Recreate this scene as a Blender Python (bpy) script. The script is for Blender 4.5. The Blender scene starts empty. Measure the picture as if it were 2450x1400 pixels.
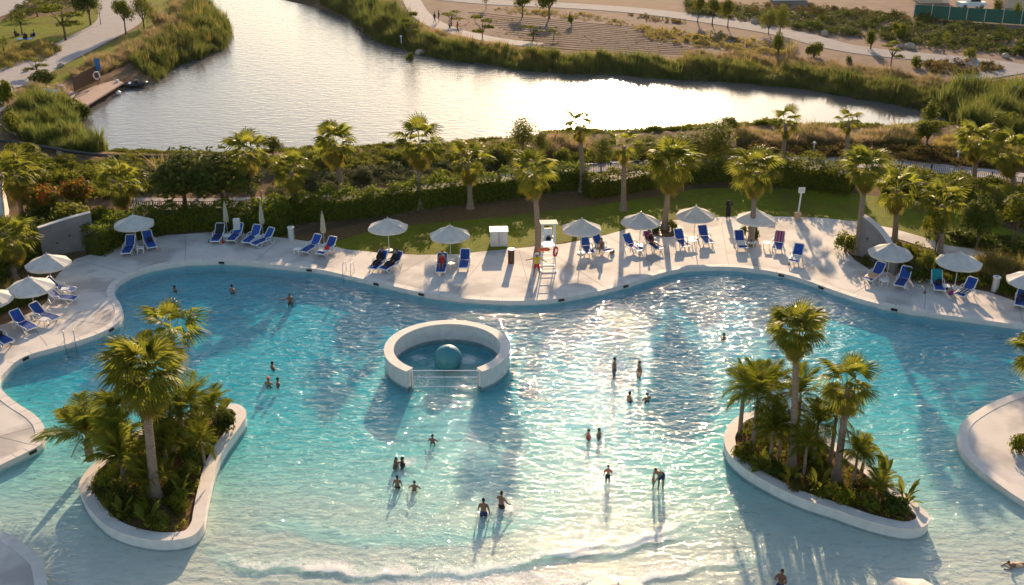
import bpy, bmesh, math, random
import numpy as np
from mathutils import Vector, Matrix
R = math.radians
rnd = random.Random(11)
nr = np.random.default_rng(11)
S = bpy.context.scene
COL = S.collection

# ---------------------------------------------------------------- camera, light, exposure
CAM_H, PITCH, F = 31.0, 24.0, 2600.0          # metres, degrees, focal length in photo pixels (2450 wide)
SUN_EL, SUN_AZ = 14.5, 5.7
cd = bpy.data.cameras.new('camera'); cam = bpy.data.objects.new('camera', cd); COL.objects.link(cam)
cam.location = (0, 0, CAM_H); cam.rotation_euler = (R(90 - PITCH), 0, 0)
cd.sensor_fit = 'HORIZONTAL'; cd.sensor_width = 36; cd.lens = 36 * F / 2450
cd.clip_start = 0.5; cd.clip_end = 6000
S.camera = cam
W = bpy.data.worlds.new('World'); S.world = W; W.use_nodes = True
wn = W.node_tree.nodes; wn.clear()
sky = wn.new('ShaderNodeTexSky'); sky.sky_type = 'NISHITA'; sky.sun_disc = False
sky.sun_elevation = R(SUN_EL); sky.sun_rotation = R(SUN_AZ)
sky.air_density = 1.0; sky.dust_density = 0.9; sky.ozone_density = 1.0
bg = wn.new('ShaderNodeBackground'); bg.inputs[1].default_value = 0.105
wo = wn.new('ShaderNodeOutputWorld')
W.node_tree.links.new(sky.outputs[0], bg.inputs[0]); W.node_tree.links.new(bg.outputs[0], wo.inputs[0])
sd = bpy.data.lights.new('sun', 'SUN'); sd.energy = 5.0; sd.angle = R(0.55); sd.color = (1.0, 0.74, 0.47)
sun = bpy.data.objects.new('sun', sd); COL.objects.link(sun)
SD = Vector((math.sin(R(SUN_AZ)) * math.cos(R(SUN_EL)), math.cos(R(SUN_AZ)) * math.cos(R(SUN_EL)), math.sin(R(SUN_EL))))
sun.rotation_euler = SD.to_track_quat('Z', 'Y').to_euler()
S.view_settings.view_transform = 'Standard'; S.view_settings.look = 'None'
S.view_settings.exposure = 0.95; S.view_settings.gamma = 1.0
S.cycles.max_bounces = 8; S.cycles.transparent_max_bounces = 12; S.cycles.diffuse_bounces = 3
S.cycles.glossy_bounces = 3; S.cycles.sample_clamp_indirect = 4

# ---------------------------------------------------------------- helpers
CP, SP = math.cos(R(PITCH)), math.sin(R(PITCH))
def P(px, py, z=0.0):
    """ground point of the site seen at a photo pixel, at height z"""
    u = (700 - py) / F; dx = (px - 1225) / F
    dy = CP + u * SP; dz = -SP + u * CP
    t = (CAM_H - z) / -dz
    return Vector((dx * t, dy * t, z))
def dist(p): return (Vector((0, 0, CAM_H)) - p).length
def ppm(p):
    """photo pixels per metre: across, and for upright heights"""
    d = dist(p); return F / d, F / d * math.cos(math.asin(min(1, (CAM_H - p.z) / d)))
def above(base, px, py):
    """point upright over base (same depth) seen at a photo pixel"""
    u = (700 - py) / F; dx = (px - 1225) / F
    dy = CP + u * SP; dz = -SP + u * CP
    t = base.y / dy
    return Vector((dx * t, base.y, CAM_H + dz * t))
def Pl(pts, z=0.0): return [P(a, b, z) for a, b in pts]
def smooth(pts, n=6, closed=False):
    out = []; N = len(pts)
    rng = range(N) if closed else range(N - 1)
    for i in rng:
        p0 = pts[(i - 1) % N] if (closed or i > 0) else pts[0]
        p1, p2 = pts[i], pts[(i + 1) % N]
        p3 = pts[(i + 2) % N] if (closed or i + 2 < N) else pts[-1]
        for k in range(n):
            t = k / n
            out.append(0.5 * ((2 * p1) + (p2 - p0) * t + (2 * p0 - 5 * p1 + 4 * p2 - p3) * t * t + (3 * p1 - p0 - 3 * p2 + p3) * t ** 3))
    if not closed: out.append(pts[-1].copy())
    return out
def offset(pts, d, closed=False):
    out = []; N = len(pts)
    for i in range(N):
        a = pts[(i - 1) % N] if (closed or i > 0) else pts[0]
        b = pts[(i + 1) % N] if (closed or i < N - 1) else pts[-1]
        t = (b - a); t.z = 0
        if t.length < 1e-6: t = Vector((1, 0, 0))
        t.normalize(); out.append(pts[i] + Vector((-t.y, t.x, 0)) * d)
    return out
def inside(X, Y, poly):
    r = np.zeros(X.shape, bool); n = len(poly)
    for i in range(n):
        x1, y1 = poly[i][0], poly[i][1]; x2, y2 = poly[(i + 1) % n][0], poly[(i + 1) % n][1]
        if y1 == y2: continue
        c = (y1 > Y) != (y2 > Y)
        r ^= c & (X < (x2 - x1) * (Y - y1) / (y2 - y1) + x1)
    return r
def pdist(X, Y, pts, closed=False):
    d = np.full(X.shape, 1e9); n = len(pts)
    for i in range(n if closed else n - 1):
        ax, ay = pts[i][0], pts[i][1]; bx, by = pts[(i + 1) % n][0], pts[(i + 1) % n][1]
        vx, vy = bx - ax, by - ay; L = vx * vx + vy * vy + 1e-12
        t = np.clip(((X - ax) * vx + (Y - ay) * vy) / L, 0, 1)
        d = np.minimum(d, np.hypot(X - ax - t * vx, Y - ay - t * vy))
    return d

# ---- materials
def nt(m):
    m.use_nodes = True; t = m.node_tree; t.nodes.clear(); return t, t.nodes, t.links
def mat(name, c1, c2=None, scale=2.0, rough=0.7, bump=0.0, bscale=None, trans=0.0, tcol=None, spec=0.3, detail=5, rand=0.0, metal=0.0, lo=0.35, hi=0.65, c3=None, s3=0.25, stretch=None, bdist=0.05):
    m = bpy.data.materials.new(name); t, N, L = nt(m)
    out = N.new('ShaderNodeOutputMaterial'); b = N.new('ShaderNodeBsdfPrincipled')
    b.inputs['Roughness'].default_value = rough; b.inputs['Metallic'].default_value = metal
    b.inputs['Specular IOR Level'].default_value = spec
    geo = N.new('ShaderNodeNewGeometry'); pos = geo.outputs['Position']
    if stretch:
        mp = N.new('ShaderNodeMapping'); mp.inputs['Scale'].default_value = stretch; L.new(pos, mp.inputs[0]); pos = mp.outputs[0]
    def mix(fac, a, bb, typ='MIX'):
        x = N.new('ShaderNodeMix'); x.data_type = 'RGBA'; x.blend_type = typ
        for s, v in ((x.inputs[0], fac), (x.inputs[6], a), (x.inputs[7], bb)):
            if hasattr(v, 'node'): L.new(v, s)
            elif isinstance(v, (int, float)): s.default_value = v
            else: s.default_value = (*v, 1)
        return x.outputs[2]
    def noise(sc, dt=detail):
        n = N.new('ShaderNodeTexNoise'); n.inputs['Scale'].default_value = sc; n.inputs['Detail'].default_value = dt; L.new(pos, n.inputs['Vector']); return n.outputs[0]
    def ramp(v, a, bb):
        r = N.new('ShaderNodeMapRange'); r.inputs[1].default_value = a; r.inputs[2].default_value = bb; L.new(v, r.inputs[0]); return r.outputs[0]
    col = None
    if c2 is not None:
        col = mix(ramp(noise(scale), lo, hi), c1, c2)
        if c3 is not None: col = mix(ramp(noise(s3, 3), .48, .62), col, c3)
    else:
        b.inputs['Base Color'].default_value = (*c1, 1)
    if rand:
        oi = N.new('ShaderNodeObjectInfo'); rr = ramp(oi.outputs['Random'], 0, 1)
        rr.node.inputs[3].default_value = 1 - rand; rr.node.inputs[4].default_value = 1 + rand
        g = N.new('ShaderNodeCombineColor'); [L.new(rr, g.inputs[i]) for i in range(3)]
        col = mix(1.0, col if col is not None else c1, g.outputs[0], 'MULTIPLY')
    if col is not None: L.new(col, b.inputs['Base Color'])
    if bump:
        bp = N.new('ShaderNodeBump'); bp.inputs['Strength'].default_value = bump; bp.inputs['Distance'].default_value = bdist
        L.new(noise(bscale or scale * 3), bp.inputs['Height']); L.new(bp.outputs[0], b.inputs['Normal'])
    sh = b.outputs[0]
    if trans:
        tr = N.new('ShaderNodeBsdfTranslucent'); tr.inputs[0].default_value = (*(tcol or c1), 1)
        if col is not None and not tcol:
            gm = N.new('ShaderNodeGamma'); gm.inputs[1].default_value = 0.85; L.new(col, gm.inputs[0]); L.new(gm.outputs[0], tr.inputs[0])
        ms = N.new('ShaderNodeMixShader'); ms.inputs[0].default_value = trans
        L.new(sh, ms.inputs[1]); L.new(tr.outputs[0], ms.inputs[2]); sh = ms.outputs[0]
    L.new(sh, out.inputs[0]); return m
def leaf(name, c1, c2, scale=1.2, trans=0.45, rough=0.65, rand=0.18, spec=0.06, tcol=None, **k):
    return mat(name, c1, c2, scale=scale, trans=trans, rough=rough, rand=rand, spec=spec, tcol=tcol, **k)

# ---- meshes
class MB:
    def __init__(s): s.v = []; s.f = []
    def add(s, vs, fs):
        o = len(s.v); s.v += [tuple(v) for v in vs]; s.f += [tuple(i + o for i in f) for f in fs]; return s
    def box(s, c, d, rz=0.0, rot=None):
        M = rot if rot is not None else Matrix.Rotation(rz, 3, 'Z'); c = Vector(c)
        vs = [c + M @ Vector((x * d[0] / 2, y * d[1] / 2, z * d[2] / 2)) for x in (-1, 1) for y in (-1, 1) for z in (-1, 1)]
        return s.add(vs, [(0, 1, 3, 2), (4, 6, 7, 5), (0, 4, 5, 1), (2, 3, 7, 6), (0, 2, 6, 4), (1, 5, 7, 3)])
    def tube(s, pts, rad, n=8, cap=True, closed=False):
        pts = [Vector(p) for p in pts]; N = len(pts)
        if not hasattr(rad, '__len__'): rad = [rad] * N
        vs = []; up = None
        for i in range(N):
            a = pts[(i - 1) % N] if (closed or i > 0) else pts[0]; b = pts[(i + 1) % N] if (closed or i < N - 1) else pts[-1]
            t = (b - a).normalized()
            if up is None or abs(up.dot(t)) > .99: up = Vector((0, 0, 1)) if abs(t.z) < .9 else Vector((0, 1, 0))
            x = t.cross(up).normalized(); y = x.cross(t).normalized(); up = y
            vs += [pts[i] + (x * math.cos(2 * math.pi * k / n) + y * math.sin(2 * math.pi * k / n)) * rad[i] for k in range(n)]
        fs = []
        for i in range(N if closed else N - 1):
            j = (i + 1) % N
            fs += [(i * n + k, i * n + (k + 1) % n, j * n + (k + 1) % n, j * n + k) for k in range(n)]
        if cap and not closed: fs += [tuple(range(n)), tuple((N - 1) * n + k for k in reversed(range(n)))]
        return s.add(vs, fs)
    def lathe(s, prof, n=16, c=(0, 0, 0), sx=1, sy=1):
        vs = []; fs = []; c = Vector(c)
        for r, z in prof: vs += [c + Vector((r * sx * math.cos(2 * math.pi * k / n), r * sy * math.sin(2 * math.pi * k / n), z)) for k in range(n)]
        for i in range(len(prof) - 1): fs += [(i * n + k, i * n + (k + 1) % n, (i + 1) * n + (k + 1) % n, (i + 1) * n + k) for k in range(n)]
        fs += [tuple(reversed(range(n))), tuple((len(prof) - 1) * n + k for k in range(n))]
        return s.add(vs, fs)
    def ball(s, c, r, n=10, m=8, rot=None):
        if not hasattr(r, '__len__'): r = (r, r, r)
        c = Vector(c); vs = []; fs = []
        for i in range(m + 1):
            th = math.pi * i / m
            for k in range(n):
                v = Vector((r[0] * math.sin(th) * math.cos(2 * math.pi * k / n), r[1] * math.sin(th) * math.sin(2 * math.pi * k / n), r[2] * math.cos(th)))
                vs.append(c + (rot @ v if rot is not None else v))
        for i in range(m): fs += [(i * n + k, (i + 1) * n + k, (i + 1) * n + (k + 1) % n, i * n + (k + 1) % n) for k in range(n)]
        return s.add(vs, fs)
    def prism(s, poly, z0, z1, top=True, bottom=True):
        from mathutils.geometry import tessellate_polygon
        n = len(poly); vs = [(p[0], p[1], z1) for p in poly] + [(p[0], p[1], z0) for p in poly]
        tri = tessellate_polygon([[Vector((p[0], p[1], 0)) for p in poly]])
        area = sum(poly[i][0] * poly[(i + 1) % n][1] - poly[(i + 1) % n][0] * poly[i][1] for i in range(n))
        fs = []
        for t in tri:
            a, b, c = (Vector((*poly[i][:2], 0)) for i in t)
            t = t if (b - a).cross(c - a).z > 0 else (t[0], t[2], t[1])
            if top: fs.append(t)
            if bottom: fs.append(tuple(i + n for i in reversed(t)))
        for i in range(n):
            j = (i + 1) % n
            fs.append((i, i + n, j + n, j) if area > 0 else (j, j + n, i + n, i))
        return s.add(vs, fs)
    def strip(s, A, B, z0, z1):
        """wall-like band between two parallel lines, top at z1, down to z0"""
        n = len(A); vs = [(p[0], p[1], z1) for p in A] + [(p[0], p[1], z1) for p in B] + [(p[0], p[1], z0) for p in A] + [(p[0], p[1], z0) for p in B]
        fs = []
        for i in range(n - 1):
            fs += [(i, i + 1, n + i + 1, n + i), (2 * n + i, 2 * n + i + 1, i + 1, i), (n + i, n + i + 1, 3 * n + i + 1, 3 * n + i)]
        fs += [(0, n, 3 * n, 2 * n), (n - 1, 3 * n - 1, 4 * n - 1, 2 * n - 1)]
        return s.add(vs, fs)
    def mesh(s, name, m=None, sm=False, fix=False):
        me = bpy.data.meshes.new(name); me.from_pydata(s.v, [], s.f)
        if fix:
            bm = bmesh.new(); bm.from_mesh(me); bmesh.ops.recalc_face_normals(bm, faces=bm.faces); bm.to_mesh(me); bm.free()
        if m: me.materials.append(m)
        if sm: me.polygons.foreach_set('use_smooth', [True] * len(me.polygons))
        me.update(); return me
    def build(s, name, m=None, parent=None, sm=False, loc=(0, 0, 0), fix=True):
        return obj(name, s.mesh(name, m, sm, fix), parent, loc)
def obj(name, me, parent=None, loc=(0, 0, 0), rz=0.0, sc=1.0):
    o = bpy.data.objects.new(name, me); COL.objects.link(o); o.location = loc; o.rotation_euler = (0, 0, rz)
    o.scale = (sc, sc, sc) if not hasattr(sc, '__len__') else sc
    if parent: o.parent = parent
    return o
def npmesh(name, V, Fc, m=None, smooth_=False):
    V = np.asarray(V, np.float32); Fc = np.asarray(Fc, np.int32); k = Fc.shape[1]
    me = bpy.data.meshes.new(name); me.vertices.add(len(V)); me.vertices.foreach_set('co', V.ravel())
    me.loops.add(Fc.size); me.loops.foreach_set('vertex_index', Fc.ravel())
    me.polygons.add(len(Fc)); me.polygons.foreach_set('loop_start', np.arange(0, Fc.size, k, dtype=np.int32))
    if smooth_: me.polygons.foreach_set('use_smooth', np.ones(len(Fc), bool))
    me.update(calc_edges=True)
    if m: me.materials.append(m)
    return me
def tag(o, label, cat, group=None, kind=None):
    o['label'] = label; o['category'] = cat
    if group: o['group'] = group
    if kind: o['kind'] = kind
    return o
def thing(name, label, cat, loc=(0, 0, 0), rz=0.0, group=None, sc=1.0):
    o = obj(name, None, None, loc, rz, sc); o.empty_display_size = .3; return tag(o, label, cat, group)
def dup(root, label, loc, rz=0.0, sc=1.0, group=None):
    def cp(o, par):
        c = o.copy(); COL.objects.link(c); c.parent = par
        for ch in o.children: cp(ch, c)
        return c
    r = cp(root, None); r.location = loc; r.rotation_euler = (0, 0, rz)
    r.scale = (sc, sc, sc) if not hasattr(sc, '__len__') else sc
    r['label'] = label
    if group: r['group'] = group
    return r
class Kind:
    """one prototype of a kind; the first use takes the prototype itself, later uses copy it"""
    def __init__(s, make): s.make = make; s.root = None
    def put(s, label, loc, rz=0.0, sc=1.0, group=None):
        if s.root is None:
            s.root = s.make(); r = s.root; r.location = loc; r.rotation_euler = (0, 0, rz)
            r.scale = (sc, sc, sc) if not hasattr(sc, '__len__') else sc
            r['label'] = label
            if group: r['group'] = group
            return r
        return dup(s.root, label, loc, rz, sc, group)

# ---- foliage
def leaf_quads(C, Nrm, size, asp=0.55, jit=0.5, seed=0):
    g = np.random.default_rng(seed); n = len(C); C = np.asarray(C, float)
    Nrm = np.asarray(Nrm, float) + g.normal(0, jit, (n, 3)); Nrm /= np.linalg.norm(Nrm, axis=1, keepdims=True) + 1e-9
    a = g.normal(size=(n, 3)); u = np.cross(Nrm, a); u /= np.linalg.norm(u, axis=1, keepdims=True) + 1e-9; v = np.cross(Nrm, u)
    s = size * g.uniform(.6, 1.35, (n, 1))
    V = np.stack([C - u * s / 2, C - v * s * asp / 2 + u * s * .1 + Nrm * s * .06, C + u * s / 2 - Nrm * s * .1, C + v * s * asp / 2 + u * s * .1 + Nrm * s * .06], 1).reshape(-1, 3)
    return V, np.arange(4 * n).reshape(n, 4)
def blob(n, r, seed, shell=0.55, flat=1.0, lumps=7, base=0.0):
    """points spread through an uneven crown volume"""
    g = np.random.default_rng(seed)
    lc = g.normal(size=(lumps, 3)); lc /= np.linalg.norm(lc, axis=1, keepdims=True); lc[:, 2] = np.abs(lc[:, 2]) * .9 - .15
    lc *= g.uniform(.35, .75, (lumps, 1)); lr = g.uniform(.3, .55, lumps)
    w = g.integers(0, lumps, n); d = g.normal(size=(n, 3)); d /= np.linalg.norm(d, axis=1, keepdims=True)
    rad = g.uniform(shell, 1, (n, 1)) * lr[w][:, None]
    p = lc[w] + d * rad; p[:, 2] *= flat; nr_ = d + lc[w] * .6 + np.array([0, 0, .3])
    p[:, 2] = np.maximum(p[:, 2], -.45 * flat + base)
    return p * r, nr_
def scatter(poly_px, n, seed, z=0.0, jitter=True):
    g = np.random.default_rng(seed); poly = [P(a, b, z) for a, b in poly_px]
    xs = [p.x for p in poly]; ys = [p.y for p in poly]; out = np.zeros((0, 2))
    while len(out) < n:
        q = np.stack([g.uniform(min(xs), max(xs), 4 * n), g.uniform(min(ys), max(ys), 4 * n)], 1)
        out = np.concatenate([out, q[inside(q[:, 0], q[:, 1], poly)]])
    return out[:n]
def mass(name, protos, pos, zs, sc, m, label, cat, seed=0, lean=0.12, ztop=None):
    """ground cover nobody could count, as one object"""
    g = np.random.default_rng(seed); Vs = []; Fs = []; o = 0; n = len(pos)
    pick = g.integers(0, len(protos), n); an = g.uniform(0, 6.283, n)
    for k, (V, Fc) in enumerate(protos):
        ids = np.where(pick == k)[0]
        if not len(ids): continue
        c, s_ = np.cos(an[ids]), np.sin(an[ids]); s = np.asarray(sc)[ids][:, None]
        X = (V[:, 0][None] * c[:, None] - V[:, 1][None] * s_[:, None]) * s; Y = (V[:, 0][None] * s_[:, None] + V[:, 1][None] * c[:, None]) * s
        Z = V[:, 2][None] * s * g.uniform(.8, 1.2, (len(ids), 1)); lx = g.normal(0, lean, (len(ids), 1)); ly = g.normal(0, lean, (len(ids), 1))
        VV = np.stack([X + pos[ids, 0][:, None] + lx * Z, Y + pos[ids, 1][:, None] + ly * Z, Z + np.asarray(zs)[ids][:, None]], 2).reshape(-1, 3)
        FF = (Fc[None] + (np.arange(len(ids)) * len(V))[:, None, None]).reshape(-1, Fc.shape[1]) + o
        o += len(VV); Vs.append(VV); Fs.append(FF)
    me = npmesh(name, np.concatenate(Vs), np.concatenate(Fs), m)
    return tag(obj(name, me), label, cat, kind='stuff')
def tuft(nb, h, spread, w, seed, bend=.35):
    g = np.random.default_rng(seed); V = []; Fc = []
    for i in range(nb):
        a = g.uniform(0, 6.283); r = g.uniform(0, spread); b = np.array([r * math.cos(a), r * math.sin(a), 0]); hh = h * g.uniform(.6, 1.1)
        d = np.array([math.cos(a + g.normal(0, .6)), math.sin(a + g.normal(0, .6)), 0]) * bend * hh * g.uniform(.2, 1.3); q = g.uniform(0, 6.283); s = np.array([math.cos(q), math.sin(q), 0]) * w
        o = len(V); mid = b + d * .3 + np.array([0, 0, hh * .6]); tip = b + d + np.array([0, 0, hh])
        V += [b - s, b + s, mid + s * .9, mid - s * .9, tip + s * .15, tip - s * .15]; Fc += [(o, o + 1, o + 2, o + 3), (o + 3, o + 2, o + 4, o + 5)]
    return np.array(V), np.array(Fc)
def clump(n, r, size, seed, flat=.8):
    p, q = blob(n, r, seed, .5, flat, 5); p[:, 2] += .45 * flat * r
    return leaf_quads(p, q, size, .6, .6, seed)

# ---------------------------------------------------------------- materials
M = {}
M['deck'] = mat('pale_concrete', (.74, .655, .585), (.66, .58, .52), scale=.7, rough=.8, bump=.15, bscale=14, bdist=.02, spec=.2, c3=(.47, .41, .37), s3=.32)
M['coping'] = mat('coping_stone', (.78, .69, .61), (.70, .61, .54), scale=1.5, rough=.75, bump=.1, bscale=10, bdist=.02, spec=.25)
M['wall'] = mat('render_wall', (.74, .69, .64), (.64, .59, .55), scale=2.2, rough=.8, bump=.15, bscale=9, bdist=.03)
M['greywall'] = mat('grey_render', (.27, .245, .235), (.21, .195, .19), scale=1.3, rough=.85, bump=.2, bscale=7, bdist=.03)
M['tileband'] = mat('waterline_tile', (.40, .40, .38), (.30, .32, .31), scale=3, rough=.5)
M['poolfloor'] = mat('pool_floor', (.82, .71, .58), (.72, .63, .52), scale=.6, rough=.8, c3=(.76, .66, .54), s3=.15)
M['soil'] = mat('soil', (.14, .085, .05), (.24, .155, .09), scale=1.2, rough=.95, bump=.6, bscale=5, c3=(.11, .075, .04), s3=.12, spec=0.03)
M['sand'] = mat('sand', (.215, .145, .11), (.27, .19, .145), scale=.35, rough=.95, bump=.5, bscale=2.5, c3=(.25, .165, .115), s3=.06, spec=0.03)
M['path'] = mat('path_concrete', (.45, .40, .375), (.40, .35, .33), scale=.8, rough=.85, bump=.1, bscale=8, spec=0.03)
M['track'] = mat('grey_track', (.35, .315, .31), (.30, .27, .265), scale=.6, rough=.9, bump=.2, bscale=4, spec=0.03)
M['lawn'] = mat('lawn_grass', (.14, .16, .012), (.20, .205, .018), scale=1.6, rough=.8, bump=.9, bscale=9, bdist=.12, c3=(.15, .13, .022), s3=.18, spec=0.03)
M['mulch'] = mat('mulch', (.13, .075, .035), (.22, .13, .06), scale=5, rough=.95, bump=.8, bscale=14, spec=0.03)
M['palmgreen'] = leaf('palm_leaf', (.125, .15, .012), (.21, .20, .02), scale=1.1, trans=.6, rough=.5, spec=.14)
M['palmdry'] = leaf('dry_palm_leaf', (.27, .20, .03), (.17, .15, .022), scale=1.4, trans=.4, rough=.6)
M['trunk'] = mat('palm_trunk', (.42, .30, .215), (.25, .17, .12), scale=7, rough=.9, bump=.9, bscale=16, stretch=(1, 1, 3.2), bdist=.08)
M['bark'] = mat('bark', (.17, .115, .075), (.10, .065, .045), scale=6, rough=.9, bump=.6, bscale=14)
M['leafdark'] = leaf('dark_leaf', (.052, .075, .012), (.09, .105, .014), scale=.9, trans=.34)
M['leafmid'] = leaf('mid_leaf', (.10, .125, .008), (.17, .165, .014), scale=1.0, trans=.42)
M['leafyellow'] = leaf('yellow_green_leaf', (.17, .175, .02), (.11, .125, .015), scale=1.2, trans=.48)
M['leafgrey'] = leaf('grey_green_leaf', (.115, .125, .05), (.08, .092, .034), scale=1.3, trans=.3, rough=.7)
M['leafred'] = leaf('red_brown_leaf', (.15, .08, .025), (.10, .095, .018), scale=1.1, trans=.35, rough=.7)
M['leafflower'] = leaf('orange_flower_leaf', (.42, .10, .015), (.13, .12, .018), scale=.9, trans=.4)
M['hedgeleaf'] = leaf('hedge_leaf', (.09, .13, .010), (.15, .18, .014), scale=1.5, trans=.5, rough=.65, spec=.06)
M['reed'] = leaf('reed_blade', (.055, .085, .014), (.15, .155, .03), scale=.45, trans=.45, rough=.6)
M['pinkgrass'] = leaf('pink_grass_blade', (.33, .215, .12), (.16, .15, .04), scale=.6, trans=.55, rough=.8)
M['goldgrass'] = leaf('gold_grass_blade', (.33, .24, .06), (.18, .16, .04), scale=.6, trans=.5, rough=.8)
M['white'] = mat('white_plastic', (.78, .76, .74), rough=.4, spec=.5)
M['canvas'] = mat('umbrella_canvas', (.74, .70, .64), (.63, .59, .54), scale=2, rough=.85, trans=.22, rand=.09)
M['canvasold'] = mat('cream_canvas', (.62, .56, .42), (.54, .48, .36), scale=4, rough=.9, trans=.2)
M['blue'] = mat('blue_sling', (.012, .055, .26), (.018, .075, .33), scale=3, rough=.65, rand=.2)
M['pole'] = mat('pole_metal', (.62, .60, .57), rough=.35, metal=.3)
M['steel'] = mat('steel', (.62, .62, .62), rough=.18, metal=1.0)
M['dark'] = mat('dark_metal', (.035, .03, .028), rough=.5)
M['black'] = mat('black_rubber', (.015, .015, .017), rough=.45, spec=.5)
M['brown'] = mat('brown_wood', (.12, .055, .03), (.08, .04, .022), scale=8, rough=.6, stretch=(1, 1, .2))
M['plank'] = mat('dock_plank', (.44, .29, .235), (.36, .235, .19), scale=1.0, rough=.8, stretch=(1, 6, 1))
M['teal'] = mat('teal_paint', (.07, .27, .30), (.055, .22, .26), scale=4, rough=.5)
M['hoard'] = mat('green_hoarding', (.01, .12, .085), (.012, .10, .07), scale=.6, rough=.7)
M['bluesign'] = mat('blue_sign_paint', (.03, .12, .30), rough=.5)
M['rock'] = mat('rock', (.50, .40, .31), (.38, .30, .23), scale=1.5, rough=.9, bump=.6, bscale=4)
M['beige'] = mat('beige_wall', (.62, .48, .36), (.56, .43, .32), scale=1, rough=.85)
for n_, c_ in dict(skin=(.30, .155, .095), tan=(.22, .105, .06), hair=(.02, .013, .010), red=(.55, .02, .015), yellow=(.72, .46, .02), navy=(.02, .03, .10), blackcloth=(.02, .02, .022), whitecloth=(.75, .73, .70),
                   purple=(.22, .03, .18), tealcloth=(.01, .26, .32), peach=(.72, .42, .25), orange=(.85, .16, .05), pinkcloth=(.6, .25, .22), eye=(.02, .015, .015), brownhair=(.16, .06, .025)).items():
    M[n_] = mat(n_, c_, rough=.55 if n_ in ('skin', 'tan') else .85)

# ---------------------------------------------------------------- outlines, read off the photograph and laid on the ground
WL, LAKE_Z, G0 = -0.3, -1.0, -0.05            # pool water level, lake level, level of the soil
EDGE_PX = [(-260, 1290), (-120, 1180), (0, 1116), (60, 1087), (97, 1066), (108, 1045), (104, 1018), (82, 993), (40, 966), (8, 938), (-2, 915), (12, 893), (60, 855), (160, 826), (235, 801), (280, 776), (294, 750), (289, 730), (277, 712), (273, 698), (280, 682), (302, 666), (345, 648), (405, 634), (470, 627), (545, 626), (620, 632), (700, 640), (765, 647), (830, 661), (900, 677), (980, 696), (1050, 709), (1130, 718), (1220, 722), (1310, 719), (1390, 707), (1470, 690), (1535, 670), (1600, 651), (1660, 642), (1730, 640), (1800, 645), (1870, 656), (1930, 673), (1990, 695), (2060, 718), (2140, 738), (2230, 752), (2330, 765), (2450, 781), (2600, 797), (2800, 815)]
EDGE = smooth(Pl(EDGE_PX, -0.05), 5)
POOL = EDGE + [Vector((60, EDGE[-1].y, 0)), Vector((60, 18, 0)), Vector((-45, 18, 0))]
BACK_PX = [(2800, 800), (2520, 745), (2450, 728), (2370, 700), (2290, 683), (2200, 664), (2130, 652), (2080, 645), (2045, 622), (2025, 600), (2035, 570), (2100, 560), (2150, 572), (2230, 596), (2330, 624), (2450, 655), (2650, 700), (2650, 650), (2450, 618), (2350, 598), (2270, 588), (2200, 565), (2130, 545), (2050, 530), (1960, 521), (1900, 519), (1800, 517), (1700, 520), (1600, 528), (1530, 540), (1450, 562), (1350, 583), (1250, 593), (1160, 601), (1100, 608), (1000, 610), (900, 604), (830, 597), (760, 581), (700, 572), (600, 560), (500, 556), (400, 563), (300, 580), (235, 603), (180, 620), (140, 655), (118, 690), (113, 720), (80, 745), (30, 768), (-60, 800), (-260, 880), (-600, 1000)]
BACK = Pl(BACK_PX, 0)
LAKE_PX = [(178, 300), (184, 320), (235, 348), (262, 362), (420, 367), (560, 368), (700, 362), (850, 355), (1000, 350), (1100, 345), (1200, 332), (1300, 323), (1400, 319), (1500, 318), (1600, 313), (1700, 308), (1800, 301), (1870, 302), (1960, 305), (2100, 308), (2200, 305), (2265, 299), (2286, 290), (2270, 279), (2200, 262), (2130, 246), (2060, 235), (1990, 222), (1930, 211), (1850, 205), (1760, 195), (1650, 190), (1560, 184), (1480, 177), (1400, 175), (1300, 170), (1240, 165), (1180, 152), (1100, 145), (1020, 131), (970, 116), (930, 105), (890, 90), (855, 65), (830, 45), (790, 30), (740, 14), (690, 3), (640, -12), (600, -40), (480, -40), (470, 5), (505, 30), (540, 58), (555, 80), (530, 115), (480, 137), (415, 157), (375, 194), (345, 201), (270, 222), (205, 252), (200, 272)]
LAKE = smooth(Pl(LAKE_PX, LAKE_Z), 3, True)

def terrain_z(X, Y, pool=True):
    X = np.asarray(X, float); Y = np.asarray(Y, float)
    d = pdist(X, Y, LAKE, True); d = np.where(inside(X, Y, LAKE), -d, d)
    s = np.clip(1 - d / 3.2, 0, 3); z = G0 - 0.95 * np.minimum(s, 1) - np.clip(s - 1, 0, 2) * .8
    if pool: z = np.where(inside(X, Y, POOL) | (pdist(X, Y, EDGE) < 1.4), -3.6, z)
    return z
xs = np.concatenate([np.linspace(-1800, -140, 14), np.arange(-130, 131, 1.3), np.linspace(140, 1800, 14)])
ys = np.concatenate([np.linspace(-400, 10, 6), np.arange(18, 250, 1.2), np.linspace(256, 2500, 16)])
GX, GY = np.meshgrid(xs, ys); GZ = terrain_z(GX, GY); nx, ny = len(xs), len(ys)
idx = np.arange(nx * ny).reshape(ny, nx)
QF = np.stack([idx[:-1, :-1], idx[:-1, 1:], idx[1:, 1:], idx[1:, :-1]], -1).reshape(-1, 4)
tag(obj('ground', npmesh('ground', np.stack([GX, GY, GZ], -1).reshape(-1, 3), QF, M['soil'], True)), 'brown soil of the planted beds around pool and lake', 'ground', kind='structure')
def sheet(name, px, m, label, k, n=4, closed=True, cat=None):
    """thin layer on the soil; k orders the layers"""
    poly = smooth(Pl(px, G0), n, True) if n else Pl(px, G0)
    return tag(MB().prism(poly, G0 - .02, G0 + .012 * k, bottom=False).build(name, m, fix=False), label, cat or name, kind='structure')
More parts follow.
